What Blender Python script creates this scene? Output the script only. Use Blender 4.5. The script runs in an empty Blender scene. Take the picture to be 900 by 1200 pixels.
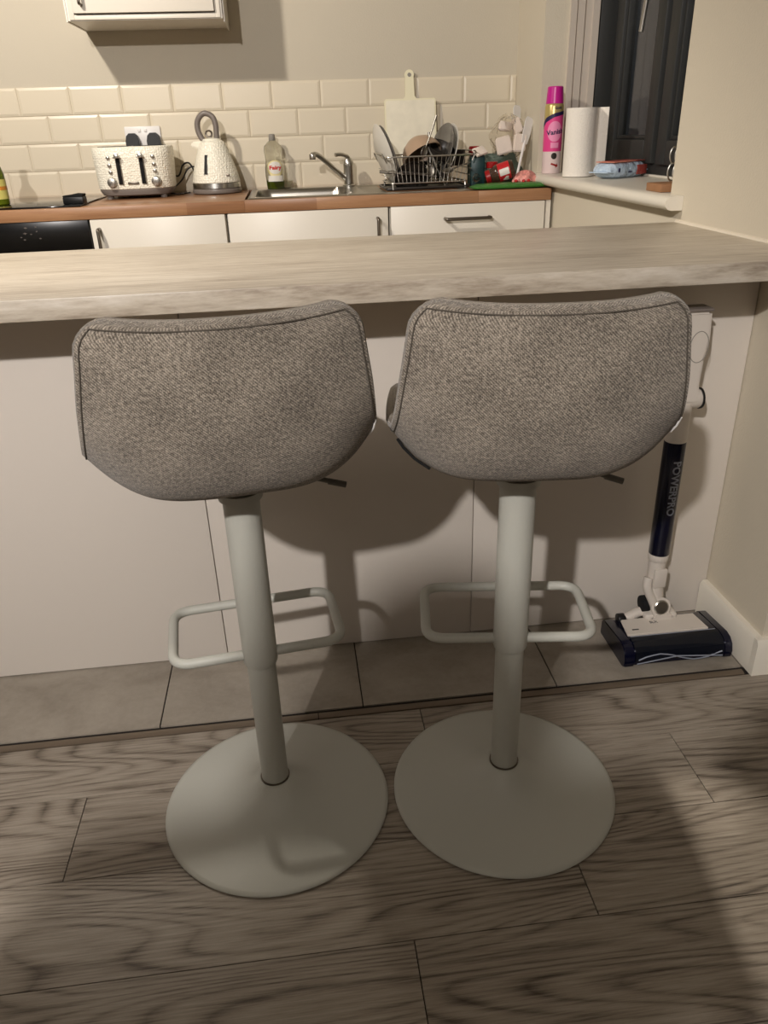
import bpy, bmesh, math, random
from mathutils import Vector, Matrix, Euler
random.seed(7)
D = bpy.data
COL = bpy.context.scene.collection
PI = math.pi
K_POW, K_COL, L_POW, L_COL, EXPO = 108, (1, .91, .80), 280, (1, .945, .91), 0.0

# ------------------------------------------------------------------ materials
def s2l(c):
    return tuple(((x/255)/12.92 if x/255 <= .04045 else (((x/255)+.055)/1.055)**2.4) for x in c)

def mat(name, rgb, rough=.5, metal=0, spec=.5, trans=0, ior=1.45, coat=0, bump=None, var=None, emit=None, alpha=1):
    m = D.materials.new(name); m.use_nodes = True
    nt = m.node_tree; b = nt.nodes['Principled BSDF']
    c = s2l(rgb) + (1,)
    b.inputs['Base Color'].default_value = c
    b.inputs['Roughness'].default_value = rough
    b.inputs['Metallic'].default_value = metal
    b.inputs['Specular IOR Level'].default_value = spec
    b.inputs['Transmission Weight'].default_value = trans
    b.inputs['IOR'].default_value = ior
    b.inputs['Coat Weight'].default_value = coat
    b.inputs['Alpha'].default_value = alpha
    if emit:
        b.inputs['Emission Color'].default_value = s2l(emit[0]) + (1,)
        b.inputs['Emission Strength'].default_value = emit[1]
    tc = nt.nodes.new('ShaderNodeTexCoord')
    if var:   # (scale, amount)
        n = nt.nodes.new('ShaderNodeTexNoise'); n.inputs['Scale'].default_value = var[0]; n.inputs['Detail'].default_value = 4
        nt.links.new(tc.outputs['Object'], n.inputs['Vector'])
        r = nt.nodes.new('ShaderNodeMapRange'); r.inputs['From Min'].default_value = .3; r.inputs['From Max'].default_value = .7
        r.inputs['To Min'].default_value = 1-var[1]; r.inputs['To Max'].default_value = 1+var[1]
        nt.links.new(n.outputs['Fac'], r.inputs['Value'])
        h = nt.nodes.new('ShaderNodeHueSaturation'); h.inputs['Color'].default_value = c
        nt.links.new(r.outputs['Result'], h.inputs['Value']); nt.links.new(h.outputs['Color'], b.inputs['Base Color'])
    if bump:  # (scale, distance)
        n = nt.nodes.new('ShaderNodeTexNoise'); n.inputs['Scale'].default_value = bump[0]; n.inputs['Detail'].default_value = 3
        nt.links.new(tc.outputs['Object'], n.inputs['Vector'])
        bp = nt.nodes.new('ShaderNodeBump'); bp.inputs['Distance'].default_value = bump[1]
        nt.links.new(n.outputs['Fac'], bp.inputs['Height']); nt.links.new(bp.outputs['Normal'], b.inputs['Normal'])
    return m

class NT:
    def __init__(s, m): s.nt = m.node_tree; s.b = s.nt.nodes['Principled BSDF']
    def n(s, t, **kw):
        x = s.nt.nodes.new(t)
        for k, v in kw.items():
            if k in x.inputs: x.inputs[k].default_value = v
            else: setattr(x, k, v)
        return x
    def l(s, a, b): s.nt.links.new(a, b)
    def math(s, op, a, b=None):
        x = s.nt.nodes.new('ShaderNodeMath'); x.operation = op
        for i, v in enumerate((a, b)):
            if v is None: continue
            if isinstance(v, (int, float)): x.inputs[i].default_value = v
            else: s.l(v, x.inputs[i])
        return x.outputs[0]
    def ramp(s, f, stops):
        r = s.nt.nodes.new('ShaderNodeValToRGB'); e = r.color_ramp.elements
        while len(e) < len(stops): e.new(.5)
        for x, (p, c) in zip(e, stops): x.position = p; x.color = s2l(c)+(1,)
        s.l(f, r.inputs['Fac']); return r.outputs['Color']
    def mix(s, f, a, b, mode='MIX'):
        x = s.nt.nodes.new('ShaderNodeMix'); x.data_type = 'RGBA'; x.blend_type = mode
        for i, v in ((0, f), (6, a), (7, b)):
            if isinstance(v, (int, float)): x.inputs[i].default_value = v
            elif isinstance(v, tuple): x.inputs[i].default_value = v
            else: s.l(v, x.inputs[i])
        return x.outputs[2]

def plank_mat():
    m = mat('oak_laminate', (150, 140, 125), .42); t = NT(m)
    tc = t.n('ShaderNodeTexCoord'); at = t.n('ShaderNodeAttribute', attribute_name='rnd')
    off = t.n('ShaderNodeCombineXYZ')
    t.l(t.math('MULTIPLY', at.outputs['Fac'], 37.0), off.inputs[0]); t.l(t.math('MULTIPLY', at.outputs['Fac'], 91.0), off.inputs[1])
    add = t.n('ShaderNodeVectorMath', operation='ADD'); t.l(tc.outputs['Object'], add.inputs[0]); t.l(off.outputs[0], add.inputs[1])
    def mp(sx, sy):
        q = t.n('ShaderNodeMapping'); q.inputs['Scale'].default_value = (sx, sy, 1); t.l(add.outputs[0], q.inputs['Vector']); return q.outputs[0]
    n1 = t.n('ShaderNodeTexNoise', Scale=1.0, Detail=1.2, Roughness=.45, Distortion=.25); t.l(mp(1.0, 6.5), n1.inputs['Vector'])
    ring = t.math('FRACT', t.math('MULTIPLY', n1.outputs['Fac'], 26.0))
    ring = t.math('POWER', t.math('ABSOLUTE', t.math('SUBTRACT', t.math('MULTIPLY', ring, 2.0), 1.0)), 2.2)
    n2 = t.n('ShaderNodeTexNoise', Scale=1.0, Detail=5, Roughness=.7); t.l(mp(9, 230), n2.inputs['Vector'])
    n3 = t.n('ShaderNodeTexNoise', Scale=1.0, Detail=3, Roughness=.6); t.l(mp(2.2, 9), n3.inputs['Vector'])
    fine = t.math('MULTIPLY', t.math('SUBTRACT', n2.outputs['Fac'], .5), 1.7)
    rg = t.math('MULTIPLY', ring, t.math('MULTIPLY', t.math('SUBTRACT', n3.outputs['Fac'], .24), 1.7))
    rg = t.math('MULTIPLY', rg, t.math('ADD', t.math('MULTIPLY', n2.outputs['Fac'], 1.5), .30))
    f = t.math('ADD', t.math('ADD', rg, fine), t.math('MULTIPLY', t.math('SUBTRACT', n3.outputs['Fac'], .5), .5))
    f = t.math('ADD', t.math('MULTIPLY', f, .8), t.math('ADD', .22, t.math('MULTIPLY', t.math('SUBTRACT', at.outputs['Fac'], .5), .10)))
    col = t.ramp(f, [(0, (158, 149, 136)), (.35, (134, 124, 111)), (.66, (100, 90, 79)), (1, (62, 54, 45))])
    t.l(col, t.b.inputs['Base Color'])
    bp = t.n('ShaderNodeBump', Distance=.0006, Strength=.5); t.l(f, bp.inputs['Height']); t.l(bp.outputs['Normal'], t.b.inputs['Normal'])
    t.l(t.math('ADD', .34, t.math('MULTIPLY', f, .2)), t.b.inputs['Roughness'])
    return m

def laminate_mat():
    m = mat('travertine_laminate', (200, 185, 160), .38); t = NT(m)
    tc = t.n('ShaderNodeTexCoord')
    def mp(s):
        q = t.n('ShaderNodeMapping'); q.inputs['Scale'].default_value = s; t.l(tc.outputs['Object'], q.inputs['Vector']); return q.outputs[0]
    n1 = t.n('ShaderNodeTexNoise', Scale=1.0, Detail=6, Roughness=.65, Distortion=.3); t.l(mp((6, 150, 30)), n1.inputs['Vector'])
    n2 = t.n('ShaderNodeTexNoise', Scale=1.0, Detail=4, Roughness=.6, Distortion=.8); t.l(mp((2, 11, 12)), n2.inputs['Vector'])
    n3 = t.n('ShaderNodeTexNoise', Scale=1.0, Detail=3, Roughness=.7); t.l(mp((22, 480, 160)), n3.inputs['Vector'])
    f = t.math('ADD', t.math('MULTIPLY', n1.outputs['Fac'], .46), t.math('ADD', t.math('MULTIPLY', n2.outputs['Fac'], .24), t.math('MULTIPLY', n3.outputs['Fac'], .30)))
    col = t.ramp(f, [(.34, (136, 123, 108)), (.44, (174, 162, 146)), (.52, (195, 185, 169)), (.64, (214, 206, 193))])
    t.l(col, t.b.inputs['Base Color'])
    return m

def butcher_mat():
    m = mat('oak_block', (170, 110, 65), .35); t = NT(m)
    tc = t.n('ShaderNodeTexCoord')
    sx = t.n('ShaderNodeSeparateXYZ'); t.l(tc.outputs['Object'], sx.inputs[0])
    row = t.math('FLOOR', t.math('MULTIPLY', sx.outputs[1], 24.0))
    w1 = t.n('ShaderNodeTexWhiteNoise', noise_dimensions='1D'); t.l(row, w1.inputs['W'])
    st = t.math('FLOOR', t.math('ADD', t.math('MULTIPLY', sx.outputs[0], 2.2), t.math('MULTIPLY', w1.outputs['Value'], 7.0)))
    cb = t.n('ShaderNodeCombineXYZ'); t.l(row, cb.inputs[0]); t.l(st, cb.inputs[1])
    w2 = t.n('ShaderNodeTexWhiteNoise', noise_dimensions='2D'); t.l(cb.outputs[0], w2.inputs['Vector'])
    q = t.n('ShaderNodeMapping'); q.inputs['Scale'].default_value = (6, 90, 90); t.l(tc.outputs['Object'], q.inputs['Vector'])
    n = t.n('ShaderNodeTexNoise', Scale=1.0, Detail=5, Roughness=.6); t.l(q.outputs[0], n.inputs['Vector'])
    f = t.math('ADD', t.math('MULTIPLY', w2.outputs['Value'], .45), t.math('MULTIPLY', n.outputs['Fac'], .55))
    t.l(t.ramp(f, [(.15, (112, 76, 52)), (.5, (148, 106, 74)), (.85, (178, 136, 100))]), t.b.inputs['Base Color'])
    return m

def fabric_mat(name, dark, light, sc=1.0):
    m = mat(name, light, .95, spec=.15); t = NT(m)
    t.b.inputs['Sheen Weight'].default_value = .25
    uv = t.n('ShaderNodeUVMap', uv_map='UVMap'); s = t.n('ShaderNodeSeparateXYZ'); t.l(uv.outputs[0], s.inputs[0])
    nz = t.n('ShaderNodeTexNoise', Scale=90*sc, Detail=2); t.l(uv.outputs[0], nz.inputs['Vector'])
    nd = t.math('MULTIPLY', t.math('SUBTRACT', nz.outputs['Fac'], .5), 2.2)
    tw = t.math('SINE', t.math('ADD', t.math('MULTIPLY', t.math('SUBTRACT', s.outputs[0], s.outputs[1]), 1250.0*sc), nd))
    wf = t.math('SINE', t.math('ADD', t.math('MULTIPLY', s.outputs[0], 2300.0*sc), nd))
    n1 = t.n('ShaderNodeTexNoise', Scale=520*sc, Detail=2, Roughness=.7); t.l(uv.outputs[0], n1.inputs['Vector'])
    n2 = t.n('ShaderNodeTexNoise', Scale=170*sc, Detail=3, Roughness=.7); t.l(uv.outputs[0], n2.inputs['Vector'])
    n3 = t.n('ShaderNodeTexNoise', Scale=14, Detail=2); t.l(uv.outputs[0], n3.inputs['Vector'])
    f = t.math('ADD', t.math('MULTIPLY', tw, .13), t.math('MULTIPLY', wf, .04))
    f = t.math('ADD', f, t.math('MULTIPLY', n1.outputs['Fac'], 1.0))
    f = t.math('ADD', f, t.math('MULTIPLY', t.math('SUBTRACT', n2.outputs['Fac'], .5), 1.1))
    f = t.math('ADD', f, t.math('MULTIPLY', t.math('SUBTRACT', n3.outputs['Fac'], .5), .35))
    t.l(t.ramp(f, [(.2, dark), (.5, tuple((a*.5+b*.5) for a, b in zip(dark, light))), (.8, light)]), t.b.inputs['Base Color'])
    bp = t.n('ShaderNodeBump', Distance=.0012, Strength=.8); t.l(f, bp.inputs['Height']); t.l(bp.outputs['Normal'], t.b.inputs['Normal'])
    return m

def stone_tile_mat():
    m = mat('stone_floor_tile', (150, 138, 122), .4); t = NT(m)
    tc = t.n('ShaderNodeTexCoord')
    q = t.n('ShaderNodeMapping'); q.inputs['Scale'].default_value = (1, 1.4, 1); t.l(tc.outputs['Object'], q.inputs['Vector'])
    n = t.n('ShaderNodeTexNoise', Scale=6, Detail=6, Roughness=.6, Distortion=.5); t.l(q.outputs[0], n.inputs['Vector'])
    n2 = t.n('ShaderNodeTexNoise', Scale=60, Detail=3, Roughness=.7); t.l(tc.outputs['Object'], n2.inputs['Vector'])
    f = t.math('ADD', t.math('MULTIPLY', n.outputs['Fac'], .75), t.math('MULTIPLY', n2.outputs['Fac'], .25))
    t.l(t.ramp(f, [(.3, (126, 118, 107)), (.5, (146, 138, 126)), (.7, (160, 152, 140))]), t.b.inputs['Base Color'])
    return m

M = {}
M['plank'] = plank_mat(); M['laminate'] = laminate_mat(); M['butcher'] = butcher_mat(); M['stone'] = stone_tile_mat()
M['fabric'] = fabric_mat('grey_tweed', (70, 64, 57), (172, 162, 148), 1.25)
M['fabric_edge'] = mat('tweed_edge', (136, 129, 119), .95, var=(420, .22), bump=(700, .001))
M['fabric_in'] = fabric_mat('beige_tweed', (150, 134, 112), (206, 190, 165), .8)
M['stool_metal'] = mat('sage_white_powdercoat', (178, 178, 169), .42, bump=(900, .0002))
M['black'] = mat('black_plastic', (18, 18, 19), .4)
M['lining'] = mat('black_lining', (12, 12, 12), .9)
M['paint_back'] = mat('greige_paint', (194, 186, 169), .75, bump=(180, .0006))
M['paint'] = mat('cream_paint', (209, 200, 181), .75, bump=(160, .0008))
M['paint_low'] = mat('stone_paint', (172, 160, 144), .75, bump=(160, .0008))
M['ceiling'] = mat('white_ceiling_paint', (206, 202, 194), .9)
M['white_gloss'] = mat('white_woodwork', (226, 220, 206), .35)
M['tile'] = mat('cream_glazed_tile', (214, 204, 183), .32, bump=(9, .001))
M['grout'] = mat('grout', (196, 184, 162), .9)
M['groutdark'] = mat('dark_grout', (70, 62, 54), .9)
M['panel'] = mat('white_melamine', (214, 206, 196), .42, bump=(60, .0003))
M['unit'] = mat('white_unit_front', (222, 216, 204), .35)
M['chrome'] = mat('chrome', (196, 194, 188), .28, 1)
M['steel'] = mat('brushed_steel', (168, 164, 156), .3, 1, bump=(300, .0002))
M['cutlery_steel'] = mat('cutlery_steel', (150, 146, 138), .45, 1)
M['lever_grey'] = mat('lever_grey', (92, 88, 80), .5)
M['nickel'] = mat('satin_nickel', (120, 112, 102), .35, 1)
M['oven'] = mat('black_oven_glass', (9, 9, 10), .25)
M['hob'] = mat('black_hob_glass', (8, 8, 9), .06)
M['cream'] = mat('cream_enamel', (240, 236, 220), .3)
M['grey_band'] = mat('grey_plastic', (120, 112, 106), .35)
M['white_plastic'] = mat('white_plastic', (226, 224, 222), .35)
M['threshold'] = mat('brushed_threshold', (120, 108, 94), .35, .6)
M['groove'] = mat('dark_gap', (34, 28, 23), .9)
M['frame_light'] = mat('light_window_trim', (196, 186, 174), .5)
M['frame_dark'] = mat('anthracite_frame', (44, 45, 44), .5)
M['glass'] = mat('window_glass', (235, 240, 240), .02, trans=1, ior=1.45)
M['clear'] = mat('clear_plastic', (232, 232, 224), .08, trans=1, ior=1.3)
M['green_liquid'] = mat('green_liquid', (96, 110, 20), .15, trans=.3, ior=1.33)
M['label_white'] = mat('white_label', (226, 222, 214), .4)
M['label_red'] = mat('red_ink', (196, 40, 34), .45)
M['label_yellow'] = mat('yellow_label', (206, 196, 110), .45)
M['label_navy'] = mat('navy_ink', (34, 26, 72), .45)
M['grey_cap'] = mat('grey_cap', (140, 136, 128), .4)
M['plate'] = mat('grey_stoneware', (104, 100, 94), .25)
M['plate_rim'] = mat('white_stoneware', (206, 202, 192), .25)
M['bowl_taupe'] = mat('taupe_bowl', (176, 150, 126), .35)
M['dark_pan'] = mat('dark_nonstick', (48, 44, 40), .35)
M['board'] = mat('white_polyethylene', (232, 226, 206), .5, var=(22, .06))
M['board_rim'] = mat('cream_yellow_rim', (230, 224, 194), .5)
M['teal'] = mat('dark_teal_plastic', (14, 52, 54), .4)
M['bag'] = mat('grey_green_bag', (70, 84, 72), .5, bump=(30, .01))
M['red'] = mat('red_lid', (150, 22, 24), .35)
M['redlabel'] = mat('red_label', (190, 34, 40), .4)
M['greenbag'] = mat('green_pouch', (60, 122, 50), .35, bump=(60, .004))
M['pinkwrap'] = mat('pink_wrapper', (222, 150, 140), .3, var=(60, .25), bump=(70, .008))
M['paper'] = mat('white_paper', (228, 216, 204), .7, bump=(60, .002))
M['film'] = mat('clear_film', (240, 236, 230), .12, trans=1, ior=1.15, bump=(60, .01))
M['towel'] = mat('kitchen_paper', (236, 230, 220), .9, bump=(240, .002))
M['magenta'] = mat('magenta_cap', (196, 30, 140), .3)
M['pink'] = mat('pink_can', (226, 72, 140), .3)
M['pinklight'] = mat('light_pink', (240, 150, 190), .3)
M['gold'] = mat('pale_gold', (196, 176, 112), .3, .4)
M['can_white'] = mat('can_white', (226, 206, 204), .3)
M['wipes'] = mat('pale_blue_film', (186, 204, 222), .25, bump=(40, .012))
M['wipes_red'] = mat('brick_red_film', (160, 70, 62), .3, bump=(40, .008))
M['wipes_pink'] = mat('salmon_film', (214, 140, 120), .3, bump=(40, .008))
M['wood'] = mat('pale_wood', (150, 108, 74), .5, var=(30, .1))
M['navy'] = mat('navy_metallic', (7, 11, 36), .22, .3, coat=.3)
M['vac_white'] = mat('vacuum_white', (206, 198, 188), .35)
M['vac_clear'] = mat('smoked_cover', (24, 30, 44), .08, trans=.6, ior=1.4)
M['vac_text'] = mat('silver_print', (150, 156, 170), .35, .3)
M['dark_print'] = mat('dark_print', (60, 58, 58), .5)
M['seal'] = mat('white_sealant', (224, 214, 196), .5)
M['seam'] = mat('seam_thread', (78, 72, 64), .95)
M['lampshade'] = mat('opal_glass', (250, 240, 220), .4, emit=((255, 226, 190), 3))
M['bronze'] = mat('dark_bronze', (70, 62, 54), .6, .2)
M['paint_dark'] = mat('taupe_paint', (88, 80, 72), .85)
M['denim'] = mat('dark_denim', (50, 58, 80), .9)
M['jumper'] = mat('grey_jumper', (120, 116, 112), .95)
M['skin'] = mat('skin', (206, 160, 132), .55)
M['hair'] = mat('brown_hair', (64, 44, 30), .7)

# ------------------------------------------------------------------ mesh helpers
def new(): return bmesh.new()

def box(x0, x1, y0, y1, z0, z1, bev=0, seg=2):
    b = new(); bmesh.ops.create_cube(b, size=1)
    for v in b.verts: v.co = Vector(((x0+x1)/2+v.co.x*(x1-x0), (y0+y1)/2+v.co.y*(y1-y0), (z0+z1)/2+v.co.z*(z1-z0)))
    if bev: bmesh.ops.bevel(b, geom=b.edges[:], offset=bev, segments=seg, profile=.5, affect='EDGES')
    return b

def lathe(prof, n=40, loc=(0, 0, 0), rot=None, cap=True):
    b = new(); rings = []
    for r, z in prof:
        rings.append([b.verts.new((r*math.cos(2*PI*i/n), r*math.sin(2*PI*i/n), z)) for i in range(n)])
    for a, c in zip(rings, rings[1:]):
        for i in range(n): b.faces.new((a[i], a[(i+1) % n], c[(i+1) % n], c[i]))
    if cap:
        if prof[0][0] > 1e-4: b.faces.new(rings[0][::-1])
        if prof[-1][0] > 1e-4: b.faces.new(rings[-1])
    mt = Matrix.Translation(loc) @ (Euler(rot).to_matrix().to_4x4() if rot else Matrix())
    b.transform(mt); bmesh.ops.remove_doubles(b, verts=b.verts, dist=1e-6)
    bmesh.ops.recalc_face_normals(b, faces=b.faces)
    return b

def cyl(p0, p1, r, r2=None, n=24, bev=0):
    p0, p1 = Vector(p0), Vector(p1); d = p1-p0; L = d.length; r2 = r if r2 is None else r2
    prof = [(r, 0), (r2, L)] if not bev else [(r-bev, 0), (r-bev*.3, bev*.3), (r, bev), (r2, L-bev), (r2-bev*.3, L-bev*.3), (r2-bev, L)]
    b = lathe(prof, n); b.transform(Matrix.Translation(p0) @ d.to_track_quat('Z', 'Y').to_matrix().to_4x4())
    return b

def smooth_path(pts, n=8, closed=False):
    P = [Vector(p) for p in pts]; out = []
    N = len(P); rng = range(N if closed else N-1)
    for i in rng:
        p0 = P[(i-1) % N] if (closed or i > 0) else P[0]; p1 = P[i]; p2 = P[(i+1) % N]; p3 = P[(i+2) % N] if (closed or i+2 < N) else P[-1]
        for k in range(n):
            t = k/n
            out.append(.5*((2*p1)+(-p0+p2)*t+(2*p0-5*p1+4*p2-p3)*t*t+(-p0+3*p1-3*p2+p3)*t**3))
    if not closed: out.append(P[-1])
    return out

def round_poly(pts, r, n=6, closed=True):
    P = [Vector(p) for p in pts]; out = []; N = len(P)
    for i in range(N):
        if not closed and i in (0, N-1): out.append(P[i]); continue
        a, b, c = P[i-1], P[i], P[(i+1) % N]
        u = (a-b).normalized()*r; v = (c-b).normalized()*r
        for k in range(n+1):
            t = k/n; out.append((b+u)*(1-t)**2+b*2*t*(1-t)+(b+v)*t*t)
    return out

def tube(path, r, n=10, closed=False, radii=None):
    P = [Vector(p) for p in path]; b = new(); N = len(P); rings = []
    nrm = None
    for i, p in enumerate(P):
        if closed: tg = (P[(i+1) % N]-P[i-1]).normalized()
        else: tg = (P[min(i+1, N-1)]-P[max(i-1, 0)]).normalized()
        if nrm is None:
            nrm = tg.orthogonal().normalized()
        else:
            nrm = (nrm-tg*nrm.dot(tg)); nrm = nrm.normalized() if nrm.length > 1e-6 else tg.orthogonal().normalized()
        bi = tg.cross(nrm); rr = radii[i] if radii else r
        rings.append([b.verts.new(p+(nrm*math.cos(2*PI*k/n)+bi*math.sin(2*PI*k/n))*rr) for k in range(n)])
    rg = range(N) if closed else range(N-1)
    for i in rg:
        a, c = rings[i], rings[(i+1) % N]; sh = 0
        if closed and i == N-1:
            sh = min(range(n), key=lambda s: (a[0].co-c[s].co).length)
        for k in range(n): b.faces.new((a[k], a[(k+1) % n], c[(k+1+sh) % n], c[(k+sh) % n]))
    if not closed: b.faces.new(rings[0][::-1]); b.faces.new(rings[-1])
    bmesh.ops.recalc_face_normals(b, faces=b.faces)
    return b

def prism(pts, axis, a0, a1, bev=0):
    """pts: 2-D outline, extruded along axis ('x','y','z') from a0 to a1"""
    def co(p, a): return {'x': (a, p[0], p[1]), 'y': (p[0], a, p[1]), 'z': (p[0], p[1], a)}[axis]
    b = new(); A = [b.verts.new(co(p, a0)) for p in pts]; B = [b.verts.new(co(p, a1)) for p in pts]; n = len(pts)
    b.faces.new(A[::-1]); b.faces.new(B)
    for i in range(n): b.faces.new((A[i], A[(i+1) % n], B[(i+1) % n], B[i]))
    bmesh.ops.recalc_face_normals(b, faces=b.faces)
    if bev:
        es = [e for e in b.edges if len(e.link_faces) == 2 and any(len(f.verts) == n and n > 4 or f.normal.angle(e.link_faces[0].normal) > .9 for f in e.link_faces)]
        bmesh.ops.bevel(b, geom=es, offset=bev, segments=2, affect='EDGES')
    return b

def surf(fn, nu, nv, thick=0):
    b = new(); g = [[b.verts.new(fn(i/nu, j/nv)) for i in range(nu+1)] for j in range(nv+1)]
    for j in range(nv):
        for i in range(nu): b.faces.new((g[j][i], g[j][i+1], g[j+1][i+1], g[j+1][i]))
    bmesh.ops.recalc_face_normals(b, faces=b.faces)
    if thick: bmesh.ops.solidify(b, geom=b.faces[:], thickness=thick)
    return b

def xf(b, m): b.transform(m); return b
def T(x, y, z): return Matrix.Translation((x, y, z))
def R(ax, deg): return Matrix.Rotation(math.radians(deg), 4, ax)

def obj(name, bms, m, parent=None, angle=35, loc=None, rot=None):
    if not isinstance(bms, (list, tuple)): bms = [bms]
    me = D.meshes.new(name); acc = new()
    for b in bms:
        t = D.meshes.new('t'); b.to_mesh(t); b.free(); acc.from_mesh(t); D.meshes.remove(t)
    acc.to_mesh(me); acc.free()
    me.polygons.foreach_set('use_smooth', [True]*len(me.polygons)); me.set_sharp_from_angle(angle=math.radians(angle))
    for mm in (m if isinstance(m, (list, tuple)) else [m]): me.materials.append(mm if not isinstance(mm, str) else M[mm])
    o = D.objects.new(name, me); COL.objects.link(o)
    if parent: o.parent = parent
    if loc: o.location = loc
    if rot: o.rotation_euler = rot
    return o

def tag(o, label, cat, group=None):
    o['label'] = label; o['category'] = cat
    if group: o['group'] = group
    return o

def thing(name, label, cat, loc=(0, 0, 0), rz=0, group=None):
    o = D.objects.new(name, None); COL.objects.link(o); o.location = loc; o.rotation_euler = (0, 0, math.radians(rz))
    o.empty_display_size = .05
    return tag(o, label, cat, group)

def struct(name, bms, m, parent=None, angle=35):
    o = obj(name, bms, m, parent, angle); o['kind'] = 'structure'; return o

def copy_tree(o, parent=None):
    c = o.copy(); COL.objects.link(c); c.parent = parent
    for ch in list(o.children): copy_tree(ch, c)
    return c

def text_bm(s, size, ext=.0003, bold=0, align='CENTER'):
    cu = D.curves.new('txt', 'FONT'); cu.body = s; cu.size = size; cu.extrude = ext; cu.offset = bold
    cu.align_x = align; cu.align_y = 'CENTER'; cu.resolution_u = 3
    o = D.objects.new('txt', cu); me = D.meshes.new_from_object(o)
    b = new(); b.from_mesh(me); D.meshes.remove(me); D.objects.remove(o); D.curves.remove(cu)
    return b

def wrap(b, r, ang0=0):
    """lay a flat xy figure (x across, y up, z out) on a vertical cylinder facing -y at ang0"""
    xs = [v.co.x for v in b.verts]; n = int((max(xs)-min(xs))/.0022)
    for k in range(1, n+1):
        bmesh.ops.bisect_plane(b, geom=b.verts[:]+b.edges[:]+b.faces[:], plane_co=(min(xs)+k*(max(xs)-min(xs))/(n+1), 0, 0), plane_no=(1, 0, 0))
    for v in b.verts:
        a = v.co.x/r+ang0; rr = r+v.co.z
        v.co = Vector((rr*math.sin(a), -rr*math.cos(a), v.co.y))
    return b

# ------------------------------------------------------------------ room
ZP, YF, YK, TH = .903, -.209, .415, .0365      # breakfast bar
ZW, YW, YB = .925, 1.385, 1.968                # back worktop, back wall
CEIL = 2.4

# wood floor of single planks, seams as the photo shows them
def floor_planks():
    b = new(); lay = b.verts.layers.float.new('rnd')
    W = .1885; y_top = -.2605
    rows = [y_top, -.411, -.599, -.788]
    y = -.788
    while y > -6.9: y -= W; rows.append(y)
    joint = {0: -1.95, 1: -1.452, 2: -.574, 3: -.873}
    L = 1.172
    for k in range(len(rows)-1):
        y1, y0 = rows[k], rows[k+1]; j0 = joint.get(k, -(k*.43) % L)
        x = j0-L*math.ceil((j0+5.4)/L)
        while x < 3.4:
            g = .0009; r = random.random()
            vs = [b.verts.new(p) for p in ((x+g, y0+g, 0), (x+L-g, y0+g, 0), (x+L-g, y1-g, 0), (x+g, y1-g, 0))]
            lo = [b.verts.new((v.co.x, v.co.y, -.004)) for v in vs]
            for v in vs+lo: v[lay] = r
            b.faces.new(vs)
            for i in range(4): b.faces.new((vs[(i+1) % 4], vs[i], lo[i], lo[(i+1) % 4]))
            x += L
    return b
fl = struct('floor', floor_planks(), M['plank'])
sub = struct('floor', box(-5.7, 3.7, -7.2, 2.2, -.06, -.004), M['groove'])

def floor_tiles():
    bs = []
    g = .0015
    for k in range(-1, 12):
        x1 = -.02-(k)*.4395+.4395-.44; x0 = x1-.4395
        if k == -1: x0, x1 = -.0205+.0, .0
        for y0, y1 in ((-.232, .20), (.20, .64), (.64, 1.08), (1.08, 1.52)):
            bs.append(box(x0+g, x1-g, y0+g, y1-g, -.0035, 0))
    return bs
struct('floor_tiles', floor_tiles(), M['stone'])
# threshold strip between wood and tile
def thr_bm():
    return [prism([(-.2605, 0), (-.2605, .0025), (-.254, .005), (-.246, .005), (-.2435, .002), (-.2435, -.003), (-.2605, -.003)], 'x', -3.2, -1.0),
            prism([(-.2605, 0), (-.2605, .0025), (-.254, .005), (-.246, .005), (-.2435, .002), (-.2435, -.003), (-.2605, -.003)], 'x', -.998, -.03)]
struct('trim_1', thr_bm(), M['threshold'])

struct('ceiling', box(-5.7, 3.7, -7.2, 2.2, CEIL, CEIL+.1), M['ceiling'])
struct('wall_back', box(-5.5, .32, YB, YB+.15, 0, CEIL), M['paint_back'])
struct('wall_left', box(-5.7, -5.5, -7.2, 2.2, 0, CEIL), M['paint_dark'])
struct('wall_front', box(-5.5, 3.7, -7.2, -7.0, 0, CEIL), M['paint_dark'])
struct('wall_living_right', box(3.5, 3.7, -7.0, -.25, 0, CEIL), M['paint_dark'])
# right wall with the window opening
WY0, WY1, WZ0, WZ1 = .465, 1.62, .955, 2.15
wr = [box(0, .30, -.25, WY0, 0, CEIL), box(0, .30, WY1, YB, 0, CEIL), box(0, .30, WY0, WY1, 0, WZ0-.02), box(0, .30, WY0, WY1, WZ1, CEIL), box(.30, 3.5, -.25, -.15, 0, CEIL)]
struct('wall_right', wr, M['paint'])
# skirting board wrapping the wall end
sk = [prism([(0.0, 0), (-.018, 0), (-.018, .085), (-.012, .094), (0, .094)], 'y', -.250, -.002)]
sk2 = prism([(-.25, 0), (-.268, 0), (-.268, .085), (-.262, .094), (-.25, .094)], 'x', -.018, 3.5)
struct('baseboard_right', sk+[sk2], M['white_gloss'])

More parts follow.
